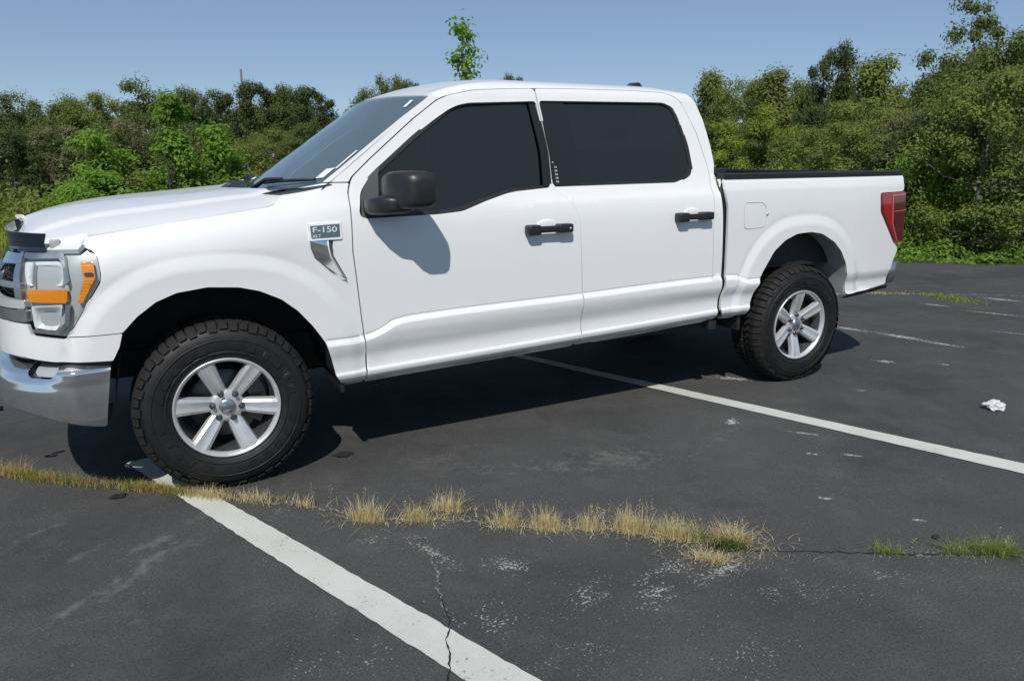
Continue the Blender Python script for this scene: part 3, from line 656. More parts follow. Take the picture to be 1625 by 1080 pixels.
# door mirrors
def mirror_mesh(sgn):
    f_ = (lambda y: 2-y) if sgn else (lambda y: y)
    def loft(secs, n=28, pw=3.2):
        V = []; F = []
        for (y, x, z, rx, rz, sh) in secs:
            for k in range(n):
                a = 2*math.pi*k/n; c, s_ = math.cos(a), math.sin(a)
                V.append((x+rx*math.copysign(abs(c)**(2/pw), c)+sh*s_*rz, f_(y), z+rz*math.copysign(abs(s_)**(2/pw), s_)))
        for i in range(len(secs)-1):
            for k in range(n):
                q = (i*n+k, i*n+(k+1) % n, (i+1)*n+(k+1) % n, (i+1)*n+k); F.append(q if sgn else q[::-1])
        F.append(tuple(range(n)) if not sgn else tuple(range(n))[::-1]); F.append(tuple((len(secs)-1)*n+k for k in range(n))[::-1] if not sgn else tuple((len(secs)-1)*n+k for k in range(n)))
        return V, F
    shell_ = loft([(-.026, .842, 1.392, .050, .062, 0), (-.036, .840, 1.392, .078, .080, .05), (-.07, .844, 1.394, .086, .088, .08), (-.13, .858, 1.396, .088, .090, .1), (-.19, .876, 1.396, .082, .088, .1), (-.228, .890, 1.396, .074, .083, .1), (-.248, .898, 1.395, .062, .070, .1), (-.256, .902, 1.395, .044, .048, .1)], pw=4.4)
    arm = loft([(.06, .765, 1.315, .066, .040, 0), (0., .762, 1.318, .074, .044, 0), (-.06, .768, 1.322, .080, .046, 0), (-.12, .792, 1.326, .078, .044, 0), (-.160, .815, 1.328, .066, .038, 0), (-.176, .822, 1.330, .044, .024, 0)], pw=4.)
    mb = MB(); mb.add(*shell_, 0, True); o = mb.build('door_mirror', M['mirror_plastic'], (door_f[sgn]))
    mb = MB(); mb.add(*arm, 0, True); mb.build('mirror_arm', M['mirror_plastic'], door_f[sgn])
    mb = MB(); a = (.912, f_(-.09), 1.31); mb.box((.915, min(f_(-.07), f_(-.16)), 1.335), (.934, max(f_(-.07), f_(-.16)), 1.455), 0, .003)
    mb.build('mirror_glass', M['chrome'], door_f[sgn])
mirror_mesh(0); mirror_mesh(1)

# ---- bed: floor, inner sides, bulkhead, rail caps, tailgate, lamps, rear bumper
mb = MB(); mb.box((2.965, .14, .80), (4.615, 1.86, .84)); mb.box((2.965, .14, .84), (4.615, .17, 1.39)); mb.box((2.965, 1.83, .84), (4.615, 1.86, 1.39))
mb.build('bed_liner', M['black'], truck)
mb = MB(); mb.box((2.957, .075, .80), (2.985, 1.925, 1.405), 0, .006); mb.build('bed_bulkhead', M['paint'], truck)
for s_ in (0, 1):
    f_ = (lambda y: 2-y) if s_ else (lambda y: y)
    xs = np.linspace(2.963, 4.672, 30); V = []; F = []
    for x in xs:
        y = float(plan(x)[1]); 
        for dy, z in ((.048, 1.404), (.046, 1.432), (.056, 1.440), (.150, 1.440), (.165, 1.430), (.170, 1.37)): V.append((x, f_(y+dy), z))
    for i in range(29):
        for k in range(5): q = (i*6+k, i*6+6+k, i*6+7+k, i*6+1+k); F.append(q[::-1] if s_ else q)
    F.append(tuple(range(6))); F.append(tuple(29*6+k for k in range(6)))
    mb = MB(); mb.add(V, F, 0, False); mb.build('bed_rail_cap', M['black'], truck)
mb = MB(); mb.box((4.627, .13, .80), (4.677, 1.87, 1.405), 0, .012); tg = mb.build('tailgate', M['paint'], truck)
mb = MB(); mb.box((4.618, .12, 1.404), (4.687, 1.88, 1.432), 0, .006); mb.build('tailgate_cap', M['black'], tg)
mb = MB(); mb.box((4.677, .86, 1.20), (4.690, 1.14, 1.27), 0, .01); mb.build('tailgate_handle', M['black'], tg)
TL = [(4.391, 1.283), (4.571, 1.288), (4.585, 0.9258), (4.409, 1.151)]
TL = [(4.391, 1.282), (4.688, 1.289), (4.703, 0.9212), (4.597, 0.9217), (4.403, 1.153)]
tl = panel('taillight', TL, lambda u, v: side(u, v, -.004), M['red'], truck, step=.03, rad=.012, flange=.04)
def tl_sub(name, P, d, mm, fl=.004):
    a = panel(name, P, lambda u, v: side(u, v, d), M[mm], tl[0], step=.03, rad=.004, flange=fl); a[1].parent = tl[1]
tl_sub('lens_panel', [(4.524, 1.266), (4.683, 1.269), (4.697, 0.9354), (4.614, 0.9358), (4.546, 1.062)], -.0055, 'red_dark')
tl_sub('light_line', [(4.52, 1.272), (4.685, 1.275), (4.685, 1.265), (4.534, 1.26), (4.553, 1.062), (4.625, 0.9347), (4.612, 0.9328), (4.539, 1.06)], -.0075, 'red_line')
tl_sub('light_line', [(4.557, 1.153), (4.69, 1.16), (4.69, 1.152), (4.557, 1.146)], -.0075, 'red_line')
tl_sub('lens_panel', [(4.396, 1.255), (4.413, 1.267), (4.431, 1.144), (4.594, 0.9389), (4.58, 0.941), (4.409, 1.151)], -.0055, 'red_dark')
for s_ in (0, 1):
    f_ = (lambda a, b: (2-b, 2-a)) if s_ else (lambda a, b: (a, b)); a, b = f_(.062, .155); mb = MB(); mb.box((4.56, a, .93), (4.693, b, 1.284), 0, .008); mb.build('taillight_housing', M['red_dark'], truck)
# rear bumper
V = []; F = []; ang = np.linspace(0, 1, 12)
prof = [(.60, .0), (.615, .035), (.70, .05), (.765, .045), (.775, .02), (.775, -.10)]
path = [(4.575, .045), (4.635, .05), (4.695, .075), (4.735, .13), (4.755, .22), (4.765, .5), (4.770, 1.0), (4.765, 1.5), (4.755, 1.78), (4.735, 1.87), (4.695, 1.925), (4.635, 1.95), (4.575, 1.955)]
for i, (x, y) in enumerate(path):
    a = Vector(path[min(i+1, len(path)-1)])-Vector(path[max(i-1, 0)]); nrm = Vector((a.y, -a.x)).normalized()
    for z, d in prof: V.append((x+nrm.x*(d-.03), y+nrm.y*(d-.03), z+(.005 if z < .63 else 0)))
k = len(prof)
for i in range(len(path)-1):
    for j in range(k-1): F.append((i*k+j, (i+1)*k+j, (i+1)*k+j+1, i*k+j+1))
mb = MB(); mb.add(V, F, 0, True); mb.build('rear_bumper', M['chrome_dull'], truck)
mb = MB(); mb.box((4.48, .12, .775), (4.755, 1.88, .80), 0, .006); mb.build('bumper_step_pad', M['black'], truck)
mb = MB()
xs = np.linspace(4.115, 4.575, 14)
V = []; F = []
for i, x in enumerate(xs):
    y, z = float(plan(x)[1])+.008, .578+.075*(x-4.10)
    V += [(x, y, z), (x, y+.004, z-.026), (x, y+.05, z-.030)]
for i in range(13):
    for k in range(2): F.append((i*3+k, i*3+1+k, i*3+4+k, i*3+3+k))
mb.add(V, F, 0, True); mb.build('lower_trim', M['black'], truck); mb = MB(); mb.add([(a, 2-b, c) for a, b, c in V], [f[::-1] for f in F], 0, True); mb.build('lower_trim', M['black'], truck)

# cab back wall with rear window
V = []; F = []
zz = np.array([.60, .9, 1.2, 1.36, 1.40, 1.5, 1.65, 1.78, 1.86, 1.92])
xb = np.interp(zz, [.6, 1.36, 1.40, 1.5, 1.65, 1.785, 1.86, 1.92], [2.925, 2.930, 2.938, 2.955, 2.948, 2.930, 2.915, 2.89])
yb = np.interp(zz, [.6, 1.2, 1.36, 1.40, 1.84, 1.92], [.03, .03, .085, .11, .275, .31])
for z, x, y in zip(zz, xb, yb): V += [(x, y, z), (x, 2-y, z)]
F = [(2*i, 2*i+1, 2*i+3, 2*i+2) for i in range(len(zz)-1)]; mb = MB(); mb.add(V, F, 0, True); mb.build('cab_back', M['paint'], truck)
mb = MB(); mb.box((2.952, .36, 1.46), (2.960, 1.64, 1.80), 0, .002); mb.build('rear_window', M['gloss_black'], truck)
mb = MB(); mb.box((2.80, .80, 1.985), (2.90, 1.20, 2.012), 0, .01); mb.build('roof_brake_light', M['red_dark'], truck)
mb = MB(); mb.tube([(2.60, .62, 1.975), (2.66, .62, 1.995), (2.72, .62, 1.999), (2.76, .62, 1.975)], [.006, .020, .022, .01], 8); mb.build('roof_antenna', M['black'], truck)

# ---- interior
mb = MB(); mb.box((.55, .25, 1.02), (1.02, 1.75, 1.34), 0, .05); mb.box((.60, .40, 1.30), (.95, .80, 1.40), 0, .03); mb.build('dashboard', M['dash'], truck)
for (x, y) in ((1.42, .38), (1.42, 1.10)):
    mb = MB(); mb.box((x-.02, y, .80), (x+.50, y+.52, .98), 0, .05)
    bm = rounded_box((0, 0, 0), (.16, .50, .68), .06)
    for v in bm.verts: v.co = Vector((x+.52+v.co.x+v.co.z*.25, y+.26+v.co.y, 1.22+v.co.z))
    mb.bm(bm, 0, True); st = mb.build('seat', M['cloth'], truck)
    mb = MB(); bm = rounded_box((x+.64, y+.26, 1.64), (.10, .26, .18), .04); mb.bm(bm, 0, True); mb.build('headrest', M['cloth'], st)
mb = MB(); mb.box((2.30, .35, .85), (2.75, 1.65, 1.0), 0, .05); mb.box((2.72, .35, .9), (2.86, 1.65, 1.55), 0, .05); mb.build('seat', M['cloth'], truck)
mb = MB()
c = Vector((1.12, .64, 1.33)); ax = Vector((-.90, 0, .43)).normalized(); e1 = Vector((0, 1, 0)); e2 = ax.cross(e1)
mb.tube([c+(e1*math.cos(a)+e2*math.sin(a))*.19 for a in np.linspace(0, 2*math.pi, 33)], .016, 8, cap=False)
mb.tube([c-e1*.19, c+e1*.19], .02, 6); mb.tube([c, c-e2*.19], .02, 6); mb.tube([c, c-ax*-.25], .04, 8)
mb.build('steering_wheel', M['cloth'], truck)
mb = MB(); mb.box((.99, .90, 1.70), (1.02, 1.12, 1.77), 0, .012); mb.build('inside_mirror', M['black'], truck)
mb = MB(); mb.box((.60, .10, .45), (2.93, 1.90, .52)); mb.box((.60, .09, .52), (2.92, .12, 1.16)); mb.box((.60, 1.88, .52), (2.92, 1.91, 1.16)); mb.box((.56, .12, .55), (.60, 1.88, 1.25)); mb.build('cab_floor', M['under'], truck)
mb = MB(); mb.box((1.5, .48, 1.86), (2.75, 1.52, 1.875)); mb.build('headliner', M['cloth'], truck)

# ---- wheel wells and running gear
def well(arch, depth, matl, name, lo=.50, inset=.006):
    P = resample(soften(arch, .02, False), .03, False)
    for s_ in (0, 1):
        V = []; F = []
        A = side(P[:, 0], P[:, 1], inset)
        for d in (0, .03, depth):
            for p in A: V.append((p[0], 2-(p[1]+d) if s_ else p[1]+d, p[2]))
        n = len(P)
        for r in range(2):
            for i in range(n-1): q = (r*n+i, r*n+i+1, (r+1)*n+i+1, (r+1)*n+i); F.append(q if s_ else q[::-1])
        mb = MB(); mb.add(V, F, 0, True); mb.build(name, matl, truck)
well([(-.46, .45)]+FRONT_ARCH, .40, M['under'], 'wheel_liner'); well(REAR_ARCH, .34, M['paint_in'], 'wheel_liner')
mb = MB()
mb.box((-.55, .44, .55), (.60, .48, 1.10)); mb.box((-.55, 1.52, .55), (.60, 1.56, 1.10)); mb.box((3.05, .36, .84), (4.20, .40, 1.2)); mb.box((3.05, 1.60, .84), (4.20, 1.64, 1.2))
mb.box((3.15, .22, .83), (3.95, .36, .90))   # dark bracket work over the rear tyre
for y in (.42, 1.46): mb.box((-.75, y, .50), (4.60, y+.12, .64), 0, .01)
for x in (-.6, .75, 1.7, 2.6, 3.2, 4.3): mb.box((x, .5, .53), (x+.10, 1.5, .60))
mb.build('chassis_frame', M['under'], truck)
mb = MB(); mb.lathe([(0, -.72), (.05, -.72), (.055, -.16), (.15, -.10), (.17, 0), (.15, .10), (.055, .16), (.05, .72), (0, .72)], (WB, 1.0, ZH), 20); mb.tube([(.9, .95, .52), (3.5, .98, .43)], .05, 10); mb.build('rear_axle', M['under'], truck)
mb = MB(); mb.box((.10, .60, .36), (.95, 1.35, .50), 0, .05); mb.box((.9, .75, .40), (1.7, 1.15, .55), 0, .06); mb.tube([(-.05, .30, ZH), (.0, .60, .48), (.05, 1.0, .50), (.0, 1.40, .48), (-.05, 1.70, ZH)], .045, 8)
mb.tube([(.28, .28, .33), (.05, .34, .30), (-.05, .60, .36)], .04, 8); mb.tube([(.28, 1.72, .33), (.05, 1.66, .30), (-.05, 1.40, .36)], .04, 8); mb.build('front_suspension', M['under'], truck)
mb = MB(); mb.box((2.0, .58, .36), (3.1, 1.0, .56), 0, .07); mb.tube([(1.6, 1.25, .47), (3.3, 1.28, .47), (3.6, 1.42, .60), (4.3, 1.55, .52), (4.6, 1.70, .50)], .035, 8); mb.lathe([(0, 0), (.11, .02), (.12, .3), (.11, .58), (0, .6)], (2.6, 1.28, .46), 14, 'x'); mb.build('fuel_tank_and_exhaust', M['under'], truck)
for s_ in (0, 1):
    f_ = (lambda a, b: (2-b, 2-a)) if s_ else (lambda a, b: (a, b))
    mb = MB(); a, b = f_(.03, .26); mb.box((.530, a, .39), (.550, b, .50), 0, .004); mb.build('splash_guard', M['black'], truck)
    mb = MB(); a, b = f_(.04, .22); mb.box((2.905, a, .445), (2.965, b, .51), 0, .006); mb.build('body_mount_cover', M['black'], truck)
    mb = MB(); a, b = f_(.035, .28); mb.box((3.14, a, .42), (3.165, b, .555), 0, .004); mb.build('splash_guard', M['black'], truck)

# ---- wheels: y = 0 is the tyre's outer face, +y runs inward
RT = .412
def tyre_mesh():
    mb = MB()
    prof = [(.236, .030), (.243, .022), (.262, .008), (.30, .000), (.335, .001), (.362, .008), (.380, .020), (.392, .036), (.3975, .060), (.399, .14), (.3975, .225), (.392, .249), (.380, .265), (.335, .285), (.28, .282), (.24, .258), (.236, .25)]
    mb.lathe(prof, (0, 0, 0), 96)
    # sidewall ribs and raised bars
    mb.lathe([(.330, .002), (.332, -.0022), (.336, -.0022), (.338, .002)], (0, 0, 0), 96, mi=0); mb.lathe([(.268, .008), (.270, .003), (.276, .001), (.279, .005)], (0, 0, 0), 96, mi=0)
    r_ = random.Random(3)
    for k in range(26):
        a0 = 2*math.pi*(k+.1)/26; n_ = 3
        if k % 13 in (0, 6, 7): continue
        V = []
        for rr, yy in ((.288, -.0035), (.318, -.0035), (.318, .003), (.288, .003)):
            for t_ in (0, .5): a = a0+t_*2*math.pi/26*r_.choice((.6, .9, 1.1)); V.append((math.cos(a)*rr, yy, math.sin(a)*rr))
        mb.add(V, [(0, 2, 3, 1), (2, 4, 5, 3), (0, 1, 7, 6), (0, 6, 4, 2), (1, 3, 5, 7)], 0)
    N = 54
    def block(a0, a1, y0, y1, rb, rt, sk=0., taper=.12, mi=1):
        V = []; da = (a1-a0)*taper; dy = (y1-y0)*taper
        for rr, e in ((rb, 0), (rt, 1)):
            for (aa, yy) in ((a0+da*e, y0+dy*e), (a1-da*e, y0+dy*e), (a1-da*e+sk, y1-dy*e), (a0+da*e+sk, y1-dy*e)):
                V.append((math.cos(aa)*rr, yy, math.sin(aa)*rr))
        mb.add(V, [(4, 7, 6, 5), (0, 1, 5, 4), (1, 2, 6, 5), (2, 3, 7, 6), (3, 0, 4, 7)], mi)
    da = 2*math.pi/N
    for k in range(N):
        a = k*da; lg = k % 2
        for sgn in (0, 1):
            Y = (lambda y: .285-y) if sgn else (lambda y: y)
            # shoulder lug wrapping onto the sidewall
            V = []; w0, w1 = a+da*random.uniform(.04, .10), a+da*(.90 if lg else .84)
            jt = random.uniform(-.004, .006)
            ring_ = [((.374 if lg else .383)+jt, .008 if lg else .014), (.378 if lg else .386, .007 if lg else .012), (.393, .015), (.405, .032), (.412, .046), (.412, .083), (.392, .086)]
            for aa in (w0, w1):
                for rr, yy in ring_: V.append((math.cos(aa)*rr, Y(yy), math.sin(aa)*rr))
            n_ = len(ring_); F = [(i, i+1, n_+i+1, n_+i) for i in range(n_-1)]+[tuple(range(n_)), tuple(n_+i for i in range(n_))[::-1]]
            mb.add(V, F if not sgn else [f[::-1] for f in F], 1)
        block(a+da*.05, a+da*.78, .094, .132, .392, .411, .05); block(a+da*.35, a+da*1.1, .150, .188, .392, .411, -.05)
    return mb.build('tyre', [M['rubber'], M['tread']], None, mesh_only=True)
def rim_mesh():
    mb = MB()
    # lip and barrel
    mb.lathe([(.2320, .040), (.2405, .030), (.2445, .018), (.2440, .011), (.2400, .0085), (.2330, .013), (.2270, .022), (.2225, .034)], (0, 0, 0), 72, mi=0)
    mb.lathe([(.2225, .034), (.2180, .055), (.2100, .085), (.2050, .15), (.2150, .24), (.238, .26)], (0, 0, 0), 72, mi=1)
    return mb
def spoke_mesh():
    mb = MB()
    st = [(.040, .024, .062, .050), (.075, .030, .054, .054), (.12, .034, .041, .058), (.16, .037, .031, .058), (.20, .040, .0225, .055), (.2285, .043, .0185, .05)]
    V = []; F = []
    for r, w, d, th in st:
        sec = [(-w-.006, d+.030), (-w, d+.006), (-w*.62, d-.001), (-w*.15, d+.002), (w*.15, d+.002), (w*.62, d-.001), (w, d+.006), (w+.006, d+.030)]
        for a, b in sec: V.append((r, b, a))
    k = 8
    for i in range(len(st)-1):
        for j in range(k-1): F.append((i*k+j, i*k+j+1, (i+1)*k+j+1, (i+1)*k+j)[::-1])
    mb.add(V, F, 0, False); return mb.build('spoke', M['alloy'], None, mesh_only=True)
tyre_me = tyre_mesh(); sp_me = spoke_mesh()
rim_me = rim_mesh().build('wheel_rim', [M['alloy'], M['alloy_dark']], None, mesh_only=True)
mb = MB(); mb.lathe([(.0, .050), (.030, .050), (.060, .052), (.078, .058), (.082, .07), (.06, .12)], (0, 0, 0), 36); hub_me = mb.build('hub', M['alloy'], None, mesh_only=True)
mb = MB(); mb.lathe([(.0, .036), (.020, .0365), (.033, .039), (.0375, .044), (.038, .052)], (0, 0, 0), 28); cap_me = mb.build('centre_cap', M['chrome_dull'], None, mesh_only=True)
mb = MB(); bm = bmesh.new(); bmesh.ops.create_uvsphere(bm, u_segments=20, v_segments=8, radius=1)
for v in bm.verts: v.co = Vector((v.co.x*.025, .036+v.co.y*.003, v.co.z*.0125))
mb.bm(bm, 0, True); emb_me = mb.build('cap_emblem', M['badge'], None, mesh_only=True)
mb = MB(); mb.lathe([(0, -.020), (.006, -.0185), (.0095, -.014), (.0105, 0), (.0105, .016)], (0, 0, 0), 6, sm=False); mb.lathe([(.0105, -.002), (.0155, .004), (.0165, .012)], (0, 0, 0), 16); nut_me = mb.build('lug_nut', M['steel'], None, mesh_only=True)
mb = MB(); mb.lathe([(.06, .118), (.165, .118), (.168, .122), (.168, .145), (.165, .15), (.06, .15)], (0, 0, 0), 48); disc_me = mb.build('brake_disc', M['steel'], None, mesh_only=True)
mb = MB()
for k in range(7):
    a = math.radians(-38+k*13); a2 = math.radians(-38+(k+1)*13)
    V = [(math.cos(q)*r, y, math.sin(q)*r) for y in (.095, .165) for q in (a, a2) for r in (.115, .19)]
    mb.add(V, [(0, 1, 3, 2), (4, 6, 7, 5), (1, 5, 7, 3), (0, 2, 6, 4), (0, 4, 5, 1), (2, 3, 7, 6)], 0)
cal_me = mb.build('brake_caliper', M['steel'], None, mesh_only=True)
def wheel(x, sgn, rot):
    w = bpy.data.objects.new('wheel', rim_me); col.objects.link(w); w.parent = truck
    w.matrix_parent_inverse = Matrix.Translation(-truck.location)
    w.scale = (.972,)*3; w.location = (x, 2.0 if sgn else 0., .3925); w.rotation_euler = (0, rot, math.pi if sgn else 0)
    for nm, me in (('tyre', tyre_me), ('hub', hub_me), ('centre_cap', cap_me), ('cap_emblem', emb_me), ('brake_disc', disc_me), ('brake_caliper', cal_me)):
        o = place(nm, me, w)
        if nm in ('cap_emblem', 'brake_caliper'): o.rotation_euler = (0, -rot+(math.pi if False else 0), 0)
    for k in range(6):
        a = k*math.pi/3; s = place('spoke', sp_me, w); s.rotation_euler = (0, -a, 0)
        n = place('lug_nut', nut_me, w); n.location = (math.cos(a)*.066, .048, math.sin(a)*.066)
wheel(0, 0, math.radians(8)); wheel(WB, 0, math.radians(30)); wheel(0, 1, .3); wheel(WB, 1, .7)

# ================================================================== GROUND
def poly_sheet(name, pts, z, matl, kind='structure', parent=None):
    mb = MB(); mb.add([(x, y, z) for x, y in pts], [tuple(range(len(pts)))]); o = mb.build(name, matl, parent)
    return tag(o, kind=kind)
A_ = Vector((10.25, 3.20)); D_ = Vector((-.80, .60)).normalized()
# ---- materials
M['asphalt'] = mat('asphalt', (.05, .05, .052), .82, spec=.35)
t = NT(M['asphalt']); P = t.coord()
big = t.noise(P, .55, 4, .55); mid = t.noise(P, 3.2, 6, .65); fine = t.noise(P, 120, 3, .7); grain = t.noise(P, 420, 2, .7)
base_c = t.mix(t.ramp(big, [(.30, 0.), (.72, 1.)]), (.060, .060, .0605), (.084, .0835, .082))
base_c = t.mix(t.ramp(mid, [(.48, 0.), (.72, .65)]), base_c, (.115, .112, .106))
blot = t.noise(P, 1.1, 5, .7, .3); base_c = t.mix(t.ramp(blot, [(.34, .6), (.50, 0.)]), base_c, (.040, .040, .041))
base_c = t.mix(t.ramp(fine, [(.35, .75), (.5, 0.)]), base_c, (.020, .020, .021), 'MIX')
base_c = t.mix(t.ramp(grain, [(.60, 0.), (.80, .55)]), base_c, (.15, .15, .15))
# bleached, flaky places: soft ellipse (x, y, rx, ry, angle, amount) times broken noise
def spot_field(spots):
    acc = None
    for x, y, rx, ry, ang, am in spots:
        mp = t.n('ShaderNodeMapping', vector_type='TEXTURE'); mp.inputs['Location'].default_value = (x, y, 0); mp.inputs['Rotation'].default_value = (0, 0, math.radians(ang)); mp.inputs['Scale'].default_value = (rx*1.3, ry*1.3, 1)
        t.l(P, mp.inputs[0]); ln = t.n('ShaderNodeVectorMath', operation='LENGTH'); t.l(mp.outputs[0], ln.inputs[0])
        v = t.ramp(ln.outputs['Value'], [(.0, am), (1., 0.)]); acc = v if acc is None else t.math('MAXIMUM', acc, v)
    return acc
chips = spot_field([(0.800, -1.222, .17, .10, -35, .95), (0.993, -1.533, .22, .10, 15, .9), (1.258, -1.593, .30, .12, 30, 1.), (1.528, -1.632, .26, .10, 5, .95), (0.430, -0.799, .14, .12, 0, .8), (0.178, -1.495, .14, .12, -60, .8),
                    (0.749, -1.798, .22, .12, 0, .7), (1.616, -1.847, .30, .12, -30, .7), (1.222, -2.055, .3, .12, 0, .65), (0.614, -1.514, .14, .2, 0, .7), (0.112, -0.376, .10, .12, 0, .8), (0.015, -0.810, .10, .10, 0, .65), (0.003, -1.414, .10, .12, 0, .7), (1.952, -1.948, .3, .14, 0, .6), (2.369, -1.946, .35, .12, -20, .75),
                    (0.595, -0.995, .05, .30, 14, .95), (0.490, -1.413, .05, .16, 10, .9), (-0.066, -0.348, .13, .13, 0, .7)])
n1 = t.noise(P, 80, 3, .62); brk = t.noise(P, 9, 3, .6); chips = t.math('MULTIPLY', chips, t.ramp(brk, [(.36, .15), (.56, 1.)])); chipm = t.math('MULTIPLY', t.ramp(t.math('ADD', t.math('MULTIPLY', n1, 1.), t.math('MULTIPLY', chips, .30)), [(.735, 0.), (.765, 1.)]), t.ramp(chips, [(.02, 0.), (.2, 1.)]))
base_c = t.mix(chipm, base_c, (.33, .33, .32))
scuffs = spot_field([(-0.480, -0.652, .20, .055, 42, 1.), (-0.374, -0.510, .13, .045, 40, .9), (-0.647, -0.762, .16, .035, 42, .8), (-0.799, -0.071, .10, .03, 30, .9), (-0.611, -0.348, .08, .03, 35, .8), (-0.359, -0.377, .22, .05, 35, .9), (-0.205, -0.244, .16, .04, 30, .7), (-0.261, -0.472, .10, .05, 30, .7),
                     (1.786, -0.547, .26, .16, -40, .85), (1.453, -0.490, .30, .10, -30, .7), (1.099, -0.319, .3, .10, -40, .5), (-0.450, -0.977, .03, .10, 10, .6), (2.412, -0.603, .4, .1, 20, .5), (0.898, -0.084, .3, .12, -30, .4)])
streaks = spot_field([(3.351, 0.248, 0.187, 0.055, -43, .85), (2.702, -0.412, 0.088, 0.050, 34, .85), (4.668, 0.055, 0.110, 0.055, -52, .85), (5.377, 0.950, 0.303, 0.066, -72, .85), (5.512, 0.508, 0.330, 0.077, -77, .85), (5.565, 0.192, 0.248, 0.044, -74, .85), (7.104, 1.265, 0.193, 0.055, -69, .85), (8.017, 1.126, 0.275, 0.077, -63, .85), (7.184, 0.728, 0.440, 0.033, -66, .85), (2.724, -0.991, 0.066, 0.018, -46, .85), (2.881, -1.088, 0.077, 0.018, -46, .85), (2.350, -1.386, 0.055, 0.018, -40, .85), (4.983, -0.223, 0.077, 0.018, -52, .85), (2.525, -1.720, 0.050, 0.022, -40, .85), (6.471, 0.146, 0.275, 0.018, -63, .85), (4.272, 0.777, 0.055, 0.018, -57, .85), (3.892, -0.364, 0.066, 0.018, -34, .85), (2.922, -0.747, 0.110, 0.018, -52, .85)])
n5 = t.noise(P, 42, 5, .78, .6); base_c = t.mix(t.math('MULTIPLY', t.ramp(t.math('ADD', n5, t.math('MULTIPLY', streaks, .36)), [(.70, 0.), (.745, 1.)]), t.ramp(streaks, [(.03, 0.), (.2, 1.)])), base_c, (.42, .42, .41))
n2 = t.noise(P, 16, 6, .7, .4)
base_c = t.mix(t.math('MULTIPLY', t.ramp(t.math('ADD', n2, t.math('MULTIPLY', scuffs, .28)), [(.60, 0.), (.86, .75)]), t.ramp(scuffs, [(.02, 0.), (.3, 1.)])), base_c, (.185, .18, .17))
# sparse pale grit everywhere
n3 = t.noise(P, 95, 2, .5); n4 = t.noise(P, 1.4, 3, .6)
base_c = t.mix(t.math('MULTIPLY', t.ramp(n3, [(.685, 0.), (.715, .9)]), t.ramp(n4, [(.38, 0.), (.60, 1.)])), base_c, (.32, .32, .31))
# worn streaks across the far part of the lot
mp = t.n('ShaderNodeMapping'); mp.inputs['Rotation'].default_value = (0, 0, math.radians(62)); mp.inputs['Scale'].default_value = (1.0, 7.0, 1); t.l(P, mp.inputs[0])
st = t.noise(mp.outputs[0], 1.1, 6, .75); base_c = t.mix(t.ramp(st, [(.64, 0.), (.80, .55)]), base_c, (.16, .155, .15))
t.l(base_c, t.b.inputs['Base Color'])
t.bump(t.math('ADD', t.math('MULTIPLY', fine, .6), grain), .55, .006)
M['line'] = mat('road_paint', (.66, .66, .62), .75)
t = NT(M['line']); P = t.coord()
a_ = t.noise(P, 60, 5, .8); b_ = t.noise(P, 6, 4, .6); c_ = t.noise(P, 3, 4)
pc_ = t.mix(t.ramp(c_, [(.3, 0.), (.75, 1.)]), (.60, .605, .56), (.50, .505, .46))
pc_ = t.mix(t.ramp(t.math('ADD', a_, t.math('MULTIPLY', b_, .35)), [(.80, 0.), (.86, 1.)]), pc_, (.07, .07, .07)); t.l(pc_, t.b.inputs['Base Color']); t.bump(t.noise(P, 150, 3), .35, .004)
M['grassland'] = mat('grassland', (.06, .08, .03), .95)
t = NT(M['grassland']); P = t.coord(); f = t.noise(P, .15, 5); h = t.noise(P, 4, 5)
t.l(t.mix(t.ramp(h, [(.3, 0.), (.7, 1.)]), t.mix(f, (.045, .060, .020), (.10, .105, .045)), (.030, .042, .015)), t.b.inputs['Base Color']); t.bump(h, .6, .2)

poly_sheet('ground', [(-900, -900), (900, -900), (900, 900), (-900, 900)], -.06, M['grassland'])
B_ = A_+D_*24; C2 = A_-D_*16
# asphalt lot with an uneven far edge
edge = []
for i in range(0, 161):
    s_ = -16+40*i/160; p = A_+D_*s_; j = .10*math.sin(s_*2.1)+.06*math.sin(s_*5.3+1)+.04*math.sin(s_*13); q = Vector((D_.y, -D_.x)); e_ = p+q*j; edge.append((e_.x, e_.y))
lot_pts = [(-7, -7), (9, -18), tuple(C2)] + edge + [tuple(B_+Vector((-9, -3))), (-14, 8)]
_r = delaunay_2d_cdt([Vector(p_) for p_ in lot_pts], [(i, (i+1) % len(lot_pts)) for i in range(len(lot_pts))], [], 1, 1e-6)
mb = MB(); mb.add([(v.x, v.y, 0.) for v in _r[0]], [tuple(f_) if (_r[0][f_[1]]-_r[0][f_[0]]).cross(_r[0][f_[2]]-_r[0][f_[0]]) > 0 else tuple(f_)[::-1] for f_ in _r[2]]); lot = mb.build('parking_lot', M['asphalt']); tag(lot, kind='structure')
# side skirt so that the slab has a thickness
mb = MB(); k = len(lot_pts); mb.add([(x, y, 0) for x, y in lot_pts]+[(x, y, -.07) for x, y in lot_pts], [(i, (i+1) % k, k+(i+1) % k, k+i) for i in range(k)]); o = mb.build('lot_edge', M['asphalt'], lot)
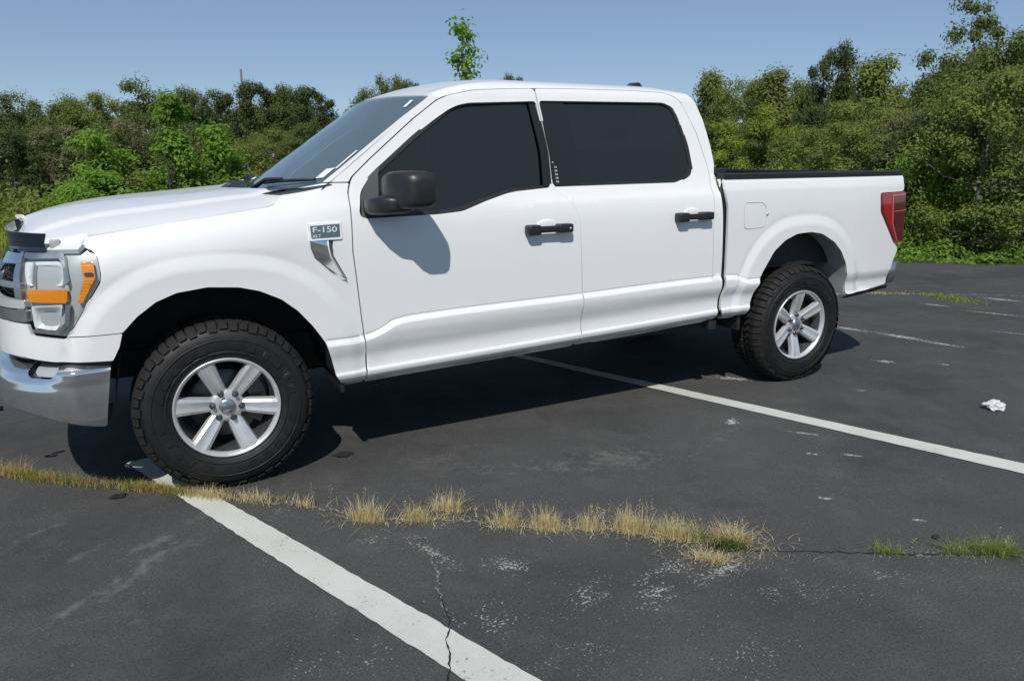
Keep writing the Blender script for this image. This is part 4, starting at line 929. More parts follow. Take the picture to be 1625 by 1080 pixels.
# painted lines with slightly ragged borders
def paint_line(a0, a1, b0, b1, rag=.004):
    """quad a0-a1 (one edge) and b0-b1 (other edge)"""
    n = 160; V = []; F = []; r_ = random.Random(5)
    for i in range(n+1):
        s_ = i/n
        for (p, q), sg in (((a0, a1), -1), ((b0, b1), 1)):
            x = p[0]+(q[0]-p[0])*s_; y = p[1]+(q[1]-p[1])*s_; V.append((x+r_.uniform(-rag, rag)*.8, y+r_.uniform(-rag, rag)*.3, .004))
    F = [(2*i, 2*i+2, 2*i+3, 2*i+1)[::-1] for i in range(n)]; mb = MB(); mb.add(V, F); o = mb.build('parking_line', M['line']); tag(o, kind='structure'); return o
def ext(p, q, s_): return (p[0]+(q[0]-p[0])*s_, p[1]+(q[1]-p[1])*s_)
a0, a1, b0, b1 = (-0.252, 0.025), (0.402, -1.745), (-0.092, -0.061), (0.597, -1.848)
paint_line(ext(a0, a1, -.31), ext(a0, a1, 2.4), ext(b0, b1, -.37), ext(b0, b1, 2.4))
a0, a1, b0, b1 = (2.284, 1.484), (3.415, -1.654), (2.382, 1.476), (3.544, -1.582)
paint_line(ext(a0, a1, -.55), ext(a0, a1, 1.8), ext(b0, b1, -.55), ext(b0, b1, 1.8))
# crack over the near line and the long seam: narrow dark sheets
def crack(name, pts, w, z, matl, seed=2):
    P = resample(pts, .02, False); r_ = random.Random(seed); V = []
    for i, p in enumerate(P):
        T = P[min(i+1, len(P)-1)]-P[max(i-1, 0)]; T = T/np.linalg.norm(T); N_ = np.array([-T[1], T[0]]); j = r_.uniform(-1, 1)*w*.9; ww = w*r_.uniform(.35, 1.2)
        V += [(*(p+N_*(j+ww/2)), z), (*(p+N_*(j-ww/2)), z)]
    mb = MB(); mb.add(V, [(2*i, 2*i+1, 2*i+3, 2*i+2) for i in range(len(P)-1)]); o = mb.build(name, matl); return tag(o, kind='structure')
M['crack'] = noisy(mat('crack_dirt', (.016, .015, .014), .95), 60, .4)
M['dust'] = mat('crack_dust', (.20, .18, .15), .95)
t = NT(M['dust']); f = t.noise(t.coord(), 60, 4, .7); t.l(t.mix(t.ramp(f, [(.42, 0.), (.6, 1.)]), (.055, .055, .054), (.26, .245, .22)), t.b.inputs['Base Color'])
crack('pavement_crack', [(0.502, -1.292), (0.475, -1.446), (0.457, -1.498), (0.427, -1.539), (0.411, -1.595), (0.387, -1.656), (0.342, -1.749)], .006, .0062, M['crack'])
crack('pavement_crack', [(0.581, -0.838), (0.608, -0.897), (0.599, -0.956), (0.570, -1.034), (0.554, -1.123), (0.533, -1.213), (0.502, -1.293), (0.480, -1.423)], .012, .0042, M['dust'], 4)
SEAM = [(-2.079, 1.534), (-1.435, 1.054), (-1.013, 0.725), (-0.842, 0.564), (-0.650, 0.395), (-0.463, 0.246), (-0.307, 0.123), (-0.132, -0.047), (0.041, -0.184), (0.235, -0.332), (0.355, -0.472), (0.444, -0.606), (0.687, -0.731), (0.902, -0.877), (1.107, -1.053), (1.313, -1.181), (1.470, -1.340), (1.608, -1.521), (1.892, -1.682), (2.171, -1.855), (2.541, -2.060), (3.120, -2.307)]
crack('pavement_seam', SEAM[:17], .018, .0030, M['dust'], 6); crack('pavement_seam', SEAM[16:], .007, .0030, M['crack'], 9)
crack('pavement_seam', [(6.120, 2.328), (6.682, 2.221), (7.269, 1.999), (7.631, 1.651), (8.132, 1.372), (8.598, 0.943), (9.265, 0.503)], .05, .003, M['dust'], 7)
# dark crumbs and a crumpled paper scrap
def crumple(name, x, y, r, h, matl, seed, lab, cat):
    bm = bmesh.new(); bmesh.ops.create_icosphere(bm, subdivisions=3, radius=1); r_ = random.Random(seed)
    import mathutils.noise as mn
    for v in bm.verts:
        n_ = 1+.45*mn.noise(v.co*1.6+Vector((seed, 0, 0)))+.35*mn.noise(v.co*4.5+Vector((seed, 3, 0))); v.co = Vector((x+v.co.x*r*n_*1.1, y+v.co.y*r*n_*.8, max(.0045, h*.5+v.co.z*h*.6*n_)))
    mb = MB(); mb.bm(bm, 0, False); o = mb.build(name, matl); tag(o, lab, cat)
M['paper'] = noisy(mat('white_paper', (.62, .62, .63), .8), 40, .1)
M['leaf_dead'] = noisy(mat('dead_leaf', (.016, .014, .012), .9), 40, .4)  # near black, for small dark specks on the asphalt
crumple('paper_scrap', 4.271, -1.007, .062, .045, M['paper'], 3, 'crumpled white paper scrap lying on the asphalt beyond the right hand line', 'litter')
crumple('dead_leaf', -0.498, 0.154, .030, .012, M['leaf_dead'], 5, 'small dark leaf lying behind the weed strip under the bumper', 'leaf')
crumple('dead_leaf', 0.555, 0.163, .042, .008, M['leaf_dead'], 8, 'small dark leaf lying just behind the front tyre', 'leaf')
crumple('pebble', 2.438, -1.854, .014, .014, M['leaf_dead'], 9, 'small dark pebble between the two green tufts', 'pebble')

# ================================================================== VEGETATION
def leafmat(name, c1, c2, c3=None, trans=.25, rough=.55):
    m = bpy.data.materials.new(name); m.use_nodes = True; t = NT(m); n = t.t.nodes
    at = t.n('ShaderNodeAttribute'); at.attribute_name = 'vary'; oi = t.n('ShaderNodeObjectInfo')
    c = t.mix(at.outputs['Fac'], c1, c2)
    c = t.mix(t.math('MULTIPLY', oi.outputs['Random'], .55), c, c3 or tuple(.6*a for a in c1))
    t.l(c, t.b.inputs['Base Color']); t.b.inputs['Roughness'].default_value = rough; t.b.inputs['Specular IOR Level'].default_value = .25
    tr = t.n('ShaderNodeBsdfTranslucent'); t.l(t.mix(1., c, (1.5, 1.7, .9), 'MULTIPLY'), tr.inputs[0]); mx = t.n('ShaderNodeMixShader'); mx.inputs[0].default_value = trans+.08
    out = [x for x in n if x.type == 'OUTPUT_MATERIAL'][0]
    t.l(t.b.outputs[0], mx.inputs[1]); t.l(tr.outputs[0], mx.inputs[2]); t.l(mx.outputs[0], out.inputs[0]); return m
M['leaf_oak'] = leafmat('oak_leaves', (0.083, 0.120, 0.036), (0.175, 0.224, 0.064), (0.126, 0.146, 0.049))
M['leaf_olive'] = leafmat('olive_leaves', (0.134, 0.169, 0.042), (0.250, 0.293, 0.077), (0.184, 0.192, 0.060))
M['leaf_dark'] = leafmat('dark_leaves', (0.051, 0.080, 0.027), (0.120, 0.154, 0.049), (0.074, 0.092, 0.037))
M['leaf_bright'] = leafmat('bright_leaves', (0.130, 0.227, 0.039), (0.276, 0.409, 0.075), (0.179, 0.289, 0.055), .4)
M['leaf_yellow'] = leafmat('yellow_green_leaves', (0.203, 0.254, 0.039), (0.372, 0.404, 0.070), (0.265, 0.286, 0.057), .35)
M['leaf_grey'] = leafmat('grey_green_leaves', (0.129, 0.140, 0.062), (0.239, 0.236, 0.113), (0.209, 0.183, 0.098))
M['bark'] = noisy(mat('bark', (.075, .062, .048), .9), 14, .4, 0, .5, .02)
M['bark_pale'] = noisy(mat('pale_bark', (.16, .145, .12), .9), 14, .3, 0, .5, .02)
M['dry'] = leafmat('dry_grass', (.46, .37, .20), (.72, .61, .38), (.50, .41, .24), .2, .7)
M['rust'] = leafmat('rusty_dry_grass', (.36, .23, .09), (.58, .43, .20), (.40, .28, .12), .2, .7)
M['fresh'] = leafmat('fresh_grass', (.15, .20, .04), (.34, .38, .10), (.20, .23, .05), .3, .6)
M['moss'] = leafmat('green_moss', (.035, .070, .015), (.08, .13, .03), None, .2, .8)

def leaves(C, size, normal_bias, r, aspect=.55, fold=.25, out=None):
    """quad leaves (two triangles) at centres C, random facing, returns V, F"""
    n = len(C); N = r.normal(size=(n, 3)); N[:, 2] = np.abs(N[:, 2])+normal_bias
    if out is not None: N = N*.55+out*1.1
    N /= np.linalg.norm(N, axis=1, keepdims=True)
    A = r.normal(size=(n, 3)); A -= (A*N).sum(1, keepdims=True)*N; A /= np.linalg.norm(A, axis=1, keepdims=True); B = np.cross(N, A)
    s = (size*r.uniform(.6, 1.3, n))[:, None]
    V = np.empty((n, 4, 3)); V[:, 0] = C-A*s*.5; V[:, 1] = C+B*s*.5*aspect+N*s*fold*.3; V[:, 2] = C+A*s*.5-N*s*fold*.4; V[:, 3] = C-B*s*.5*aspect+N*s*fold*.3
    return V.reshape(-1, 3), np.arange(n*4).reshape(n, 4)
def crown_mesh(name, h, rad, seed, matl, nleaf, size, shape='round', low=.12, lumps=46, gap=.0):
    r = np.random.default_rng(seed); cs = []; k = 0
    while len(cs) < lumps and k < 4000:
        k += 1; t_ = r.uniform(low, 1.0); a = r.uniform(0, 2*math.pi)
        if shape == 'round': R = rad*(math.sin(math.pi*min(1, max(0, (t_-low*.6)/(1.08-low*.6)))**.75)**.6)
        elif shape == 'column': R = rad*(1-.80*((t_-low)/(1-low))**1.3)*(.75+.25*math.sin(t_*17+seed))
        elif shape == 'top': R = rad*(.35+.9*math.sin(math.pi*min(1, (t_-low)/(1-low)*.9+.1)))*.75
        else: R = rad*math.sqrt(max(0, 1-((t_-.35)/.66)**2))
        q = R*math.sqrt(r.uniform(.12 if shape != 'column' else 0, 1)); cs.append((math.cos(a)*q, math.sin(a)*q, t_*h))
    cs = np.array(cs); w = r.uniform(.5, 1.4, len(cs)); w /= w.sum(); idx = r.choice(len(cs), nleaf, p=w)
    cr = rad*r.uniform(.16, .34, len(cs)) if shape != 'column' else rad*r.uniform(.20, .40, len(cs))
    d = r.normal(size=(nleaf, 3)); d /= np.linalg.norm(d, axis=1, keepdims=True); rr = cr[idx]*(r.uniform(0, 1, nleaf)**.5)*r.uniform(.6, 1.25, nleaf)
    C = cs[idx]+d*rr[:, None]*np.array([1.1, 1.1, .85]); C[:, 2] = np.maximum(C[:, 2], .03)
    V, F = leaves(C, size, .35, r, out=d); lv = r.uniform(0, 1, len(cs)); at = np.clip(.72*lv[idx]+.28*r.uniform(0, 1, nleaf), 0, 1)
    return np_mesh(name, V, F, matl, attr=np.repeat(at, 4)), cs
def trunk_mesh(name, h, cs, seed, matl, r0=.10, stems=1):
    r_ = random.Random(seed); mb = MB()
    for s_ in range(stems):
        bx, by = (r_.uniform(-.25, .25), r_.uniform(-.25, .25)) if stems > 1 else (0, 0); P = [Vector((bx, by, -.1))]; n = 7
        for i in range(1, n+1): P.append(Vector((bx+(r_.uniform(-.06, .06)*i*h*.03*3)+bx*i*.25, by+(r_.uniform(-.06, .06)*i*h*.03*3)+by*i*.25, h*.92*i/n)))
        mb.tube(P, [r0*(1-.85*i/n)/math.sqrt(stems) for i in range(n+1)], 7)
        for c in [cs[k] for k in r_.sample(range(len(cs)), min(len(cs), 12))]:
            c = Vector(c); j = min(n-1, max(1, int(c.z/h*n)-1)); a = P[j]; mid = (a+c)/2+Vector((0, 0, -.04*h)); mb.tube([a, mid, c], [r0*.35*(1-.8*j/n)+.008, r0*.2+.004, .006], 5)
    return mb.build(name, matl, None, mesh_only=True)
PROTO = {}
def proto(key, h, rad, seed, lm, nleaf, size, shape='round', low=.12, lumps=46, bark='bark', r0=.10, stems=1):
    cm, cs = crown_mesh('crown', h, rad, seed, M[lm], int(nleaf*1.5) if key != 'wisp' else nleaf, size*.82, shape, low, lumps); PROTO[key] = (cm, trunk_mesh('trunk', h, cs, seed, M[bark], r0, stems), h)
proto('oak_a', 6, 2.1, 11, 'leaf_oak', 15000, .15, low=.08, lumps=60); proto('oak_b', 6, 2.4, 12, 'leaf_oak', 15000, .16, low=.10, lumps=55)
proto('dark_a', 6, 1.9, 13, 'leaf_dark', 14000, .15, low=.06, lumps=55); proto('olive_a', 6, 2.2, 14, 'leaf_olive', 14000, .14, low=.06, lumps=60, bark='bark_pale')
proto('olive_b', 6, 1.8, 15, 'leaf_olive', 12000, .15, 'column', .05, 50); proto('yellow_a', 4, 1.5, 16, 'leaf_yellow', 9000, .12, 'shrub', .05, 40)
proto('grey_a', 5, 1.8, 17, 'leaf_grey', 10000, .12, 'round', .05, 50, 'bark_pale'); proto('sapling_a', 4, 1.0, 18, 'leaf_bright', 3400, .17, 'column', .04, 34, 'bark', .04, 2)
proto('sapling_b', 3, 1.1, 19, 'leaf_bright', 3000, .17, 'column', .04, 30, 'bark', .03, 3); proto('shrub_a', 2.0, 1.2, 20, 'leaf_olive', 5000, .11, 'shrub', .04, 30, 'bark', .04, 3)
proto('shrub_b', 2.0, 1.3, 21, 'leaf_bright', 4500, .13, 'shrub', .04, 30, 'bark', .04, 3); proto('thin_a', 7, 1.7, 22, 'leaf_oak', 5200, .13, 'top', .35, 40, 'bark', .09)
proto('wisp', 5, .95, 23, 'leaf_bright', 1500, .15, 'column', .35, 40, 'bark', .035)
LAB = {'oak': ('oak_tree', 'tree', 'deep green broad crowned tree'), 'dark': ('dark_tree', 'tree', 'dark green dense tree'), 'olive': ('olive_green_tree', 'tree', 'olive green leafy tree'), 'yellow': ('yellow_green_bush', 'bush', 'yellow green rounded bush'),
       'grey': ('grey_green_tree', 'tree', 'dull grey green tree'), 'sapling': ('sapling', 'sapling', 'bright green leafy sapling'), 'shrub': ('shrub', 'shrub', 'low leafy shrub'), 'thin': ('thin_crowned_tree', 'tree', 'loose crowned tree with sky showing through'), 'wisp': ('young_tree', 'tree', 'slender light green young tree')}
def bearing(px, py=560.):
    d = Rf+Rr*((px-812.5)/1195.08)-Ru*((py-540)/1195.08); return d
def plant(key, px, py, dist, label=None, wid=1., group=None, gz=-.05, rz=None):
    """a plant on the bearing of column px, dist metres away, tall enough to reach row py"""
    dist *= .89; d = bearing(px, py); hyp = math.hypot(d.x, d.y); x = CAMP[0]+d.x/hyp*dist; y = CAMP[1]+d.y/hyp*dist; cm, tm, h = PROTO[key]
    s = (CAMP[2]+d.z/hyp*dist-gz)/(h*1.04)
    nm, cat, de = LAB[key.split('_')[0]]
    o = empty(nm, (x, y, gz), random.uniform(0, 6.28) if rz is None else rz); o.scale = (s*wid, s*wid, s)
    for n_, me in (('trunk', tm), ('crown', cm)): place(n_, me, o)
    tag(o, label or (de+' in the wood behind the parking lot'), cat, group); return o
random.seed(21)
SKY = [(-300, 150), (0, 148), (75, 152), (215, 134), (300, 140), (400, 134), (490, 140), (530, 166), (570, 150), (620, 124), (660, 140), (760, 150), (820, 128), (1000, 140), (1100, 130), (1150, 122), (1240, 118), (1290, 135), (1330, 110), (1400, 108), (1440, 135), (1480, 120), (1520, 60), (1600, 10), (1900, 0)]
def skyl(px): return float(np.interp(px, [a for a, b in SKY], [b for a, b in SKY]))
def dist0(px): return float(np.interp(px, [-300, 0, 400, 900, 1200, 1450, 1625, 1700], [34, 33, 33, 29, 25.5, 21.5, 21, 22]))
# skyline trees one can tell apart
T1 = [('oak_a', 18, 146, 1., 'broad dark green tree in the skyline at the left picture edge'), ('oak_b', 78, 150, 1., 'low rounded tree in the skyline above the grass patch'), ('olive_a', 138, 140, 1., 'olive green tree in the skyline above the left bright sapling'),
      ('oak_a', 222, 126, 1.1, 'wide flat topped oak rising over the left wood'), ('oak_b', 292, 134, .9, 'rounded oak in the skyline just left of the thin pole'), ('dark_a', 345, 142, .9, 'dark low tree in the skyline left of the thin pole'),
      ('dark_a', 408, 126, .9, 'dark tree topping the skyline just right of the thin pole'), ('oak_b', 447, 130, .8, 'small knobbly tree between the pole and the windscreen'), ('dark_a', 495, 134, .9, 'dense dark tree behind the upper part of the windscreen'),
      ('oak_a', 578, 140, .8, 'tree behind the top of the windscreen, sloping away to the left'), ('oak_b', 618, 112, .55, 'narrow loose tree top above the front corner of the cab roof'), ('dark_a', 650, 126, .6, 'small tree top just over the cab roof, left of the slender tree'),
      ('dark_a', 818, 116, .55, 'dark tree tip peeking over the middle of the cab roof'),
      ('olive_b', 1128, 108, 1.0, 'light olive tree right behind the rear edge of the cab'), ('olive_a', 1175, 118, .8, 'olive tree second from the rear edge of the cab'), ('olive_b', 1232, 104, 1.1, 'pointed light olive tree above the front of the truck bed'),
      ('olive_b', 1275, 122, .8, 'pale thin tree left of the tall dark conical tree'), ('dark_a', 1325, 66, .62, 'tall dark conical tree above the middle of the truck bed'), ('olive_b', 1392, 84, 1.15, 'feathery olive tree right of the tall dark conical tree'),
      ('olive_a', 1440, 124, .7, 'low olive tree in the dip above the taillight'), ('oak_b', 1490, 104, .9, 'broad green tree left of the tallest tree'), ('thin_a', 1548, -12, .9, 'tallest tree, loose crowned, reaching the top of the frame at right'),
      ('oak_a', 1600, 55, 1., 'large oak at the right picture edge under the tallest tree'), ('oak_b', 1700, 20, 1., 'large oak just outside the right picture edge')]
for k, px, py, wd, lb in T1: plant(k, px, py, dist0(px)+random.uniform(-1, 1.5), lb, wd*.95)
plant('wisp', 736, 26, 15.5, 'slender bright green young tree rising alone above the cab roof', .95, rz=1.)
# the wood behind and between them
gname = 'trees filling the wood behind the lot'
keys = ['oak_a', 'oak_b', 'dark_a', 'olive_a', 'grey_a', 'olive_b']
ORD = 'first second third fourth fifth sixth seventh eighth ninth tenth eleventh twelfth thirteenth fourteenth fifteenth sixteenth seventeenth eighteenth nineteenth twentieth'.split()
ORD += ['twenty '+o for o in ORD[:9]]+['thirtieth']+['thirty '+o for o in ORD[:9]]+['fortieth']
TONE = {'oak': 'deep green', 'dark': 'dark green', 'olive': 'olive green', 'grey': 'dull grey green'}
for row, (dd, dy, st_) in enumerate(((5.5, 22, 62), (12, 14, 78), (-4.5, 60, 74))):
    px = -100+row*23; cnt = 0
    while px < 1680:
        ks = keys if px < 900 else ['olive_a', 'olive_b', 'oak_a', 'grey_a', 'dark_a', 'olive_a']
        k = random.choice(ks)
        if not (560+60*(row == 1) < px < 1080-40*(row == 1)): plant(k, px, skyl(px)+dy+random.uniform(-2, 26), dist0(px)+dd+random.uniform(-1, 1), '%s tree, %s from the left in the %s row of the wood' % (TONE[k.split('_')[0]], ORD[cnt], ('middle', 'hindmost', 'foremost')[row]), random.uniform(.95, 1.3), gname); cnt += 1
        px += st_*random.uniform(.85, 1.15)
# the wood goes on behind the cab and past both picture edges
for k, px in enumerate((640, 700, 770, 840, 910, 980, 1045)):
    plant(keys[k % 6], px, 172+random.uniform(0, 12), dist0(px)+2, 'tree of the wood standing behind the cab of the truck', 1.5, 'trees behind the cab')
for k, (px, ds) in enumerate(((-200, 38), (-330, 36), (-480, 38), (-680, 36), (-950, 38), (-1400, 40), (1760, 27), (1860, 30), (1990, 33), (2160, 36), (2400, 40), (2800, 44))):
    plant(keys[k % 6], px, 150+(60 if abs(px) > 1000 and px > 0 else 0)*0+random.uniform(-10, 10), ds, 'tree continuing the wood past the edge of the picture', 1.7, 'trees past the picture edges')
# middle distance bushes
T2 = [('dark_a', 8, 205, 27, 1.2, 'very dark bushy tree at the left picture edge'), ('grey_a', 95, 190, 28, 1.3, 'brownish green scrubby tree left of the tall sapling'), ('grey_a', 205, 180, 29, 1.3, 'brownish green scrubby tree behind the tall sapling'), ('oak_b', 330, 190, 29, 1.1, 'mid green tree behind the small right saplings'),
      ('olive_a', 425, 200, 29, 1.1, 'mid green tree low behind the base of the windscreen'), ('oak_a', 480, 195, 28, 1., 'dark green tree low behind the slope of the windscreen'),
      ('yellow_a', 1222, 168, 20.5, .85, 'yellow green bush glowing above the front half of the truck bed'), ('yellow_a', 1150, 195, 21, 1.0, 'yellow green bush right behind the cab corner'), ('dark_a', 1285, 165, 21, .8, 'dark bushy tree right of the yellow green bush'),
      ('olive_a', 1370, 150, 20, 1.2, 'wide olive green bush above the rear half of the truck bed'), ('grey_a', 1465, 160, 19., 1.1, 'grey green bush above and right of the taillight'), ('dark_a', 1590, 175, 18.5, 1.0, 'dark shady bush at the right picture edge'), ('olive_a', 1540, 130, 19., 1.1, 'olive bush under the tallest tree')]
for k, px, py, ds, wd, lb in T2: plant(k, px, py, ds, lb, wd)
T3 = [('sapling_b', 138, 206, 17.8, 1.1, 'leftmost bright green sapling above the hood'), ('sapling_b', 196, 236, 18.5, 1.1, 'short bright sapling between the leftmost and the tallest sapling'), ('sapling_a', 268, 148, 17.5, 1.1, 'tallest bright green sapling behind the hood'),
      ('sapling_b', 338, 196, 17.8, 1.0, 'bright sapling just right of the tallest sapling'), ('sapling_b', 372, 238, 18.5, 1.1, 'smallest bright sapling, last before the windscreen'), ('shrub_b', 300, 262, 18, 1.4, 'low bright shrub at the foot of the tallest sapling'), ('shrub_b', 160, 275, 17.5, 1.3, 'low bright shrub at the foot of the leftmost sapling'),
      ('shrub_a', 410, 270, 18, 1.3, 'low olive shrub beside the base of the windscreen'), ('shrub_a', 230, 280, 18, 1.3, 'low olive shrub between the two sapling groups'),
      ('shrub_b', 1452, 245, 16.5, .8, 'bright leafy shrub right beside the taillight'), ('shrub_b', 1500, 262, 16.4, .9, 'second leafy shrub from the taillight'), ('shrub_b', 1552, 258, 16.6, 1., 'leafy shrub third from the taillight'), ('shrub_b', 1610, 250, 16.6, 1., 'bright shrub low at the right picture edge'), ('shrub_a', 1400, 255, 18.5, 1., 'olive shrub half hidden by the taillight corner')]
for k, px, py, ds, wd, lb in T3: plant(k, px, py, ds, lb, wd)
# thin pole above the left wood
d = bearing(382, 110); hyp = math.hypot(d.x, d.y); pd = 42.; x, y = CAMP[0]+d.x/hyp*pd, CAMP[1]+d.y/hyp*pd; zt = CAMP[2]+d.z/hyp*pd
mb = MB(); mb.tube([(x, y, -.06), (x, y, zt)], [.07, .05], 8); o = mb.build('pole', noisy(mat('weathered_pole', (.12, .13, .13), .8), 5, .2)); tag(o, 'thin dark pole standing up out of the left tree line', 'pole')

# weeds along the far edge of the lot: nobody could count them
def band(name, s0, s1, w0, w1, n, hfun, size, lm, lab, seed, blades=0):
    r = np.random.default_rng(seed); s_ = r.uniform(s0, s1, n); w_ = r.uniform(w0, w1, n); q = Vector((-D_.y, D_.x))*-1
    if q.dot(Vector((CAMP[0], CAMP[1]))-A_) > 0: q = -q
    X = A_.x+D_.x*s_+q.x*w_; Y = A_.y+D_.y*s_+q.y*w_; H = hfun(s_, w_); Z = H*r.uniform(0, 1, n)**.55-.03
    V, F = leaves(np.stack([X, Y, Z], 1), size, .5, r, .6); cl = .5+.5*np.sin(X*1.9+1)*np.sin(Y*2.3); at = np.clip(.5*r.uniform(0, 1, n)+.5*cl, 0, 1)
    me = np_mesh(name, V, F, lm, attr=np.repeat(at, 4)); o = place(name, me); tag(o, lab, 'weeds', kind='stuff'); return o
def hw(s_, w_): return 1.25*(.12+.50*np.clip(w_/2.2, 0, 1)+.65*np.clip((w_-1.8)/3.5, 0, 1))*(.62+.38*np.sin(s_*2.7+np.sin(w_*3))*np.sin(w_*2.1+s_))*(1+.25*np.sin(s_*7.1+w_*5))
band('weeds', -9, 8, -.12, 6.5, 42000, hw, .085, M['leaf_bright'], 'bright green leafy weeds growing along the far edge of the asphalt', 31)
band('weeds', 8, 27, -.1, 8, 24000, hw, .13, M['leaf_olive'], 'olive green weeds growing far behind the truck along the lot edge', 32)
band('weeds', -7, 5, 1.2, 6.5, 5000, lambda a, b: hw(a, b)*1.25, .07, M['leaf_yellow'], 'yellowish weed tips among the leafy weeds behind the lot', 33)
band('weeds', -6.5, -1.2, 2.6, 6.5, 7000, lambda a, b: hw(a, b)*1.15, .06, M['rust'], 'brownish dry weeds among the green ones at the right picture edge', 34)
def blades_mesh(name, pts, h, lean, w, lm, r, segs=3, splay=0.):
    """curved tapering grass blades rooted at pts"""
    n = len(pts); a = r.uniform(0, 2*math.pi, n)
    if splay: c0 = pts.mean(0); a = np.where(r.uniform(0, 1, n) < splay, np.arctan2(pts[:, 1]-c0[1], pts[:, 0]-c0[0])+r.normal(size=n)*.6, a)
    L = h*r.beta(1.5, 2.2, n)*1.2+h*.10; ln = lean*r.uniform(.2, 1.3, n); dx, dy = np.cos(a), np.sin(a); V = np.empty((n, (segs+1)*2, 3)); ww = w*r.uniform(.6, 1.4, n)
    b = a+np.pi/2+r.uniform(-.5, .5, n)
    for k in range(segs+1):
        t_ = k/segs; off_ = ln*L*t_**1.8; z = L*t_*(1-.30*ln*t_); wk = ww*(1-t_*.85)
        for e, sg in ((0, -1), (1, 1)):
            V[:, k*2+e, 0] = pts[:, 0]+dx*off_+np.cos(b)*wk*sg*.5; V[:, k*2+e, 1] = pts[:, 1]+dy*off_+np.sin(b)*wk*sg*.5; V[:, k*2+e, 2] = pts[:, 2]+z
    o = (np.arange(n)*(segs+1)*2)[:, None]; F = np.concatenate([o+np.array([2*k, 2*k+1, 2*k+3, 2*k+2]) for k in range(segs)])
    return np_mesh(name, V.reshape(-1, 3), F, lm, attr=np.repeat(r.uniform(0, 1, n), (segs+1)*2))
# meadow strip of long grass beyond the weeds at the far left
r = np.random.default_rng(41); n = 16000; s_ = r.uniform(14, 30, n); w_ = r.uniform(-.5, 9, n); q = Vector((D_.y, -D_.x))
if q.dot(Vector((CAMP[0], CAMP[1]))-A_) > 0: q = -q
pts = np.stack([A_.x+D_.x*s_+q.x*w_, A_.y+D_.y*s_+q.y*w_, np.full(n, -.06)], 1)
o = place('long_grass', blades_mesh('long_grass', pts, .75, .5, .022, M['leaf_yellow'], r)); tag(o, 'long yellowish grass far behind the hood at the left', 'grass', kind='stuff')

# dry tufts along the seam
def tuft(x, y, rx, ry, h, n, lm, lab, seed, ang=-.7, lean=.55, cat='grass tuft', heads=0):
    r = np.random.default_rng(seed); rad_ = r.uniform(0, 1, n)**.65; th_ = r.uniform(0, 2*math.pi, n); q = np.stack([np.cos(th_), np.sin(th_)], 1)*rad_[:, None]*np.array([rx, ry])*.50+r.normal(size=(n, 2))*.008; ca, sa = math.cos(ang), math.sin(ang)
    P = np.stack([q[:, 0]*ca-q[:, 1]*sa, q[:, 0]*sa+q[:, 1]*ca, np.zeros(n)], 1); me = blades_mesh('grass_tuft', P, h, lean, .0024, lm, r, splay=.45)
    o = place('grass_tuft', me); o.location = (x, y, .001); tag(o, lab, cat, 'grass tufts in the pavement seam')
    m2 = max(40, n//3); q = r.normal(size=(m2, 2))*np.array([rx*1.3, ry*1.5])*.5; P = np.stack([q[:, 0]*ca-q[:, 1]*sa, q[:, 0]*sa+q[:, 1]*ca, np.zeros(m2)], 1)
    place('lying_blades', blades_mesh('lying_blades', P, h*.5, 2., .0026, lm if lm != M['moss'] else M['dry'], r), o)['kind'] = 'stuff'
    if heads:
        C = []; V0 = []
        for k in range(heads):
            a, b = r.normal(size=2)*np.array([rx, ry])*.6; C.append((a*ca-b*sa, a*sa+b*ca))
        C = np.array(C); n_h = 14; cc = np.repeat(C, n_h, 0); z = np.tile(np.linspace(.80, 1.25, n_h), heads)*h; cc3 = np.stack([cc[:, 0]+r.normal(size=len(z))*.004, cc[:, 1]+r.normal(size=len(z))*.004, z], 1)
        V, F = leaves(cc3, .007, .1, r, .4); st = blades_mesh('s', np.stack([C[:, 0], C[:, 1], np.zeros(heads)], 1), h*1.15, .05, .0016, M['dry'], r)
        place('seed_heads', np_mesh('seed_heads', V, F, M['dry'], attr=r.uniform(0, 1, len(V))), o)['kind'] = 'stuff'; place('seed_stalks', st, o)['kind'] = 'stuff'
    return o
tuft(0.444, -0.606, .17, .060, 0.107, 330, M['dry'], 'dry straw tuft nearest the front tyre', 51, heads=5)
tuft(0.637, -0.707, .13, .045, 0.069, 380, M['dry'], 'squat golden tuft, second from the front tyre', 52, heads=1)
tuft(0.789, -0.692, .13, .050, 0.090, 300, M['dry'], 'dry tuft leaning right, third from the front tyre', 53, heads=4, lean=.8)
tuft(0.953, -0.940, .10, .040, 0.099, 250, M['dry'], 'upright dry tuft, first after the gap in the seam', 54, heads=6)
tuft(1.086, -1.033, .12, .050, 0.086, 420, M['dry'], 'dense golden tuft in the middle of the row', 55, heads=2)
tuft(1.241, -1.122, .10, .045, 0.082, 220, M['dry'], 'thin greyish dry tuft right of the dense golden one', 56, heads=7)
tuft(1.391, -1.226, .17, .060, 0.107, 470, M['dry'], 'tall dry tuft at the left end of the largest clump', 57, heads=5)
tuft(1.522, -1.360, .16, .080, 0.095, 480, M['dry'], 'golden tuft in the middle of the largest clump', 58, heads=3)
tuft(1.690, -1.480, .16, .080, 0.082, 470, M['dry'], 'spreading dry tuft at the right end of the largest clump', 59, heads=4, lean=1.)
tuft(1.516, -1.551, .15, .050, 0.047, 300, M['dry'], 'flattened pale tuft in front of the largest clump', 60, lean=1.6)
tuft(1.639, -1.520, .13, .060, 0.047, 520, M['moss'], 'low dark green clump at the foot of the largest dry clump', 61, lean=.9)
tuft(1.585, -1.400, .13, .06, 0.065, 160, M['fresh'], 'greenish blades mixed into the largest dry clump', 62)
tuft(2.162, -1.834, .12, .05, 0.052, 150, M['fresh'], 'small sparse green tuft between the largest clump and the right picture edge', 63, lean=1.1, heads=2)
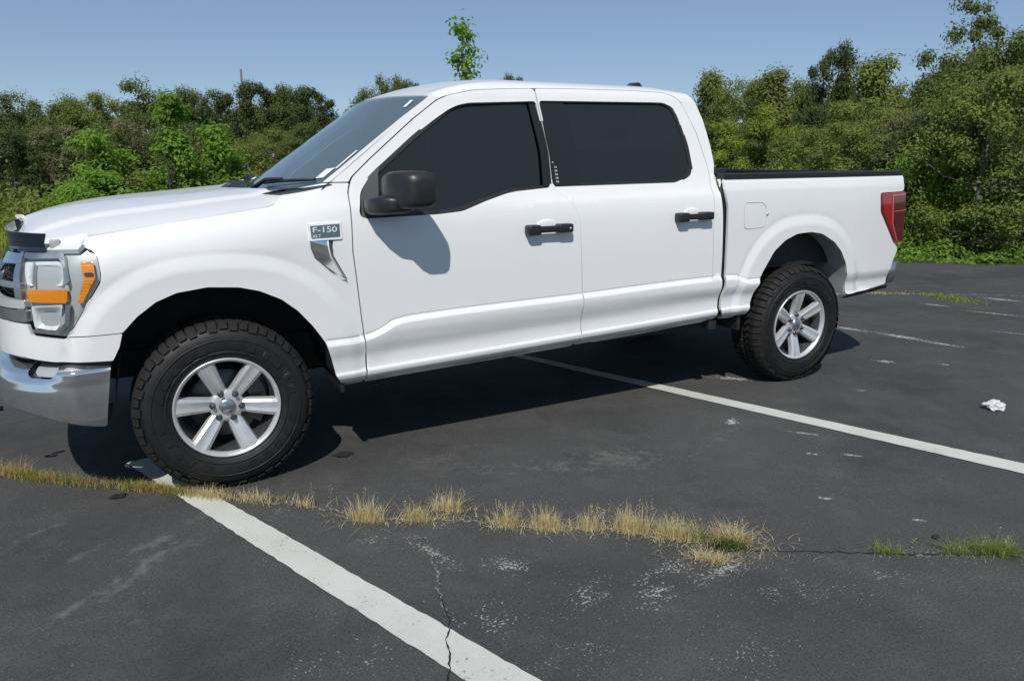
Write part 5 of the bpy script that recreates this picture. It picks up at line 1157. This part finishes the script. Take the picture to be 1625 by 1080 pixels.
tuft(2.535, -2.034, .17, .08, 0.073, 420, M['fresh'], 'fresh green tuft at the right picture edge', 64, lean=1.2, heads=4)
tuft(2.402, -1.967, .10, .04, 0.069, 90, M['fresh'], 'thin blades leaning left beside the fresh green tuft', 65, lean=1.6)
# low continuous weed strip in the seam on the left
def strip_weed(name, path, n, h, wdt, lm, lab, seed, lean=.9, w=.0024):
    P = resample(path, .01, False); r = np.random.default_rng(seed); dn = .12+.88*np.abs(np.sin(np.arange(len(P))*.11+seed)*np.sin(np.arange(len(P))*.047+1)); i = r.choice(len(P), n, p=dn/dn.sum()); pts = np.zeros((n, 3)); pts[:, :2] = P[i]+r.normal(size=(n, 2))*wdt; pts[:, 2] = .002
    o = place(name, blades_mesh(name, pts, h, lean, w, lm, r)); tag(o, lab, 'weeds', kind='stuff'); return o
LP = [(-1.435, 1.054), (-1.013, 0.725), (-0.842, 0.564), (-0.650, 0.395), (-0.463, 0.246), (-0.307, 0.123), (-0.188, 0.010)]
strip_weed('seam_weeds', LP, 3000, .050, .018, M['rust'], 'low rusty dry weeds lining the seam left of the front tyre', 71)
strip_weed('seam_weeds', LP, 1800, .060, .020, M['fresh'], 'sparse green blades in the dry weed strip left of the front tyre', 72)
strip_weed('seam_weeds', [(-0.188, 0.010), (-0.051, -0.112), (0.097, -0.225), (0.256, -0.357)], 900, .062, .020, M['dry'], 'thin dry weeds in front of the front tyre', 73)
strip_weed('seam_weeds', [(-1.341, 0.992), (-1.013, 0.733), (-0.900, 0.625)], 1600, .085, .020, M['rust'], 'taller rusty weeds at the left picture edge', 74)
strip_weed('seam_weeds', [(0.516, -0.644), (0.901, -0.857), (1.107, -1.053), (1.313, -1.181), (1.470, -1.340)], 350, .025, .012, M['dry'], 'short dry stubble joining the tufts along the seam', 75, 1.6)
# mossy patch and sprigs by the far seam
r = np.random.default_rng(77); n = 900; q = r.normal(size=(n, 2))*np.array([.07, .17]); an = -.05
pts = np.stack([7.60+q[:, 0]*math.cos(an)-q[:, 1]*math.sin(an), 1.42+q[:, 0]*math.sin(an)+q[:, 1]*math.cos(an), np.zeros(n)], 1)
o = place('moss_patch', blades_mesh('moss_patch', pts, .035, 1., .010, M['fresh'], r)); tag(o, 'yellow green mossy patch on the asphalt behind the tailgate', 'moss')
strip_weed('seam_weeds', [(6.492, 2.270), (7.071, 2.081), (7.555, 1.710)], 500, .03, .03, M['dry'], 'dry crumbs in the far seam behind the rear bumper', 78, 1.2, .006)
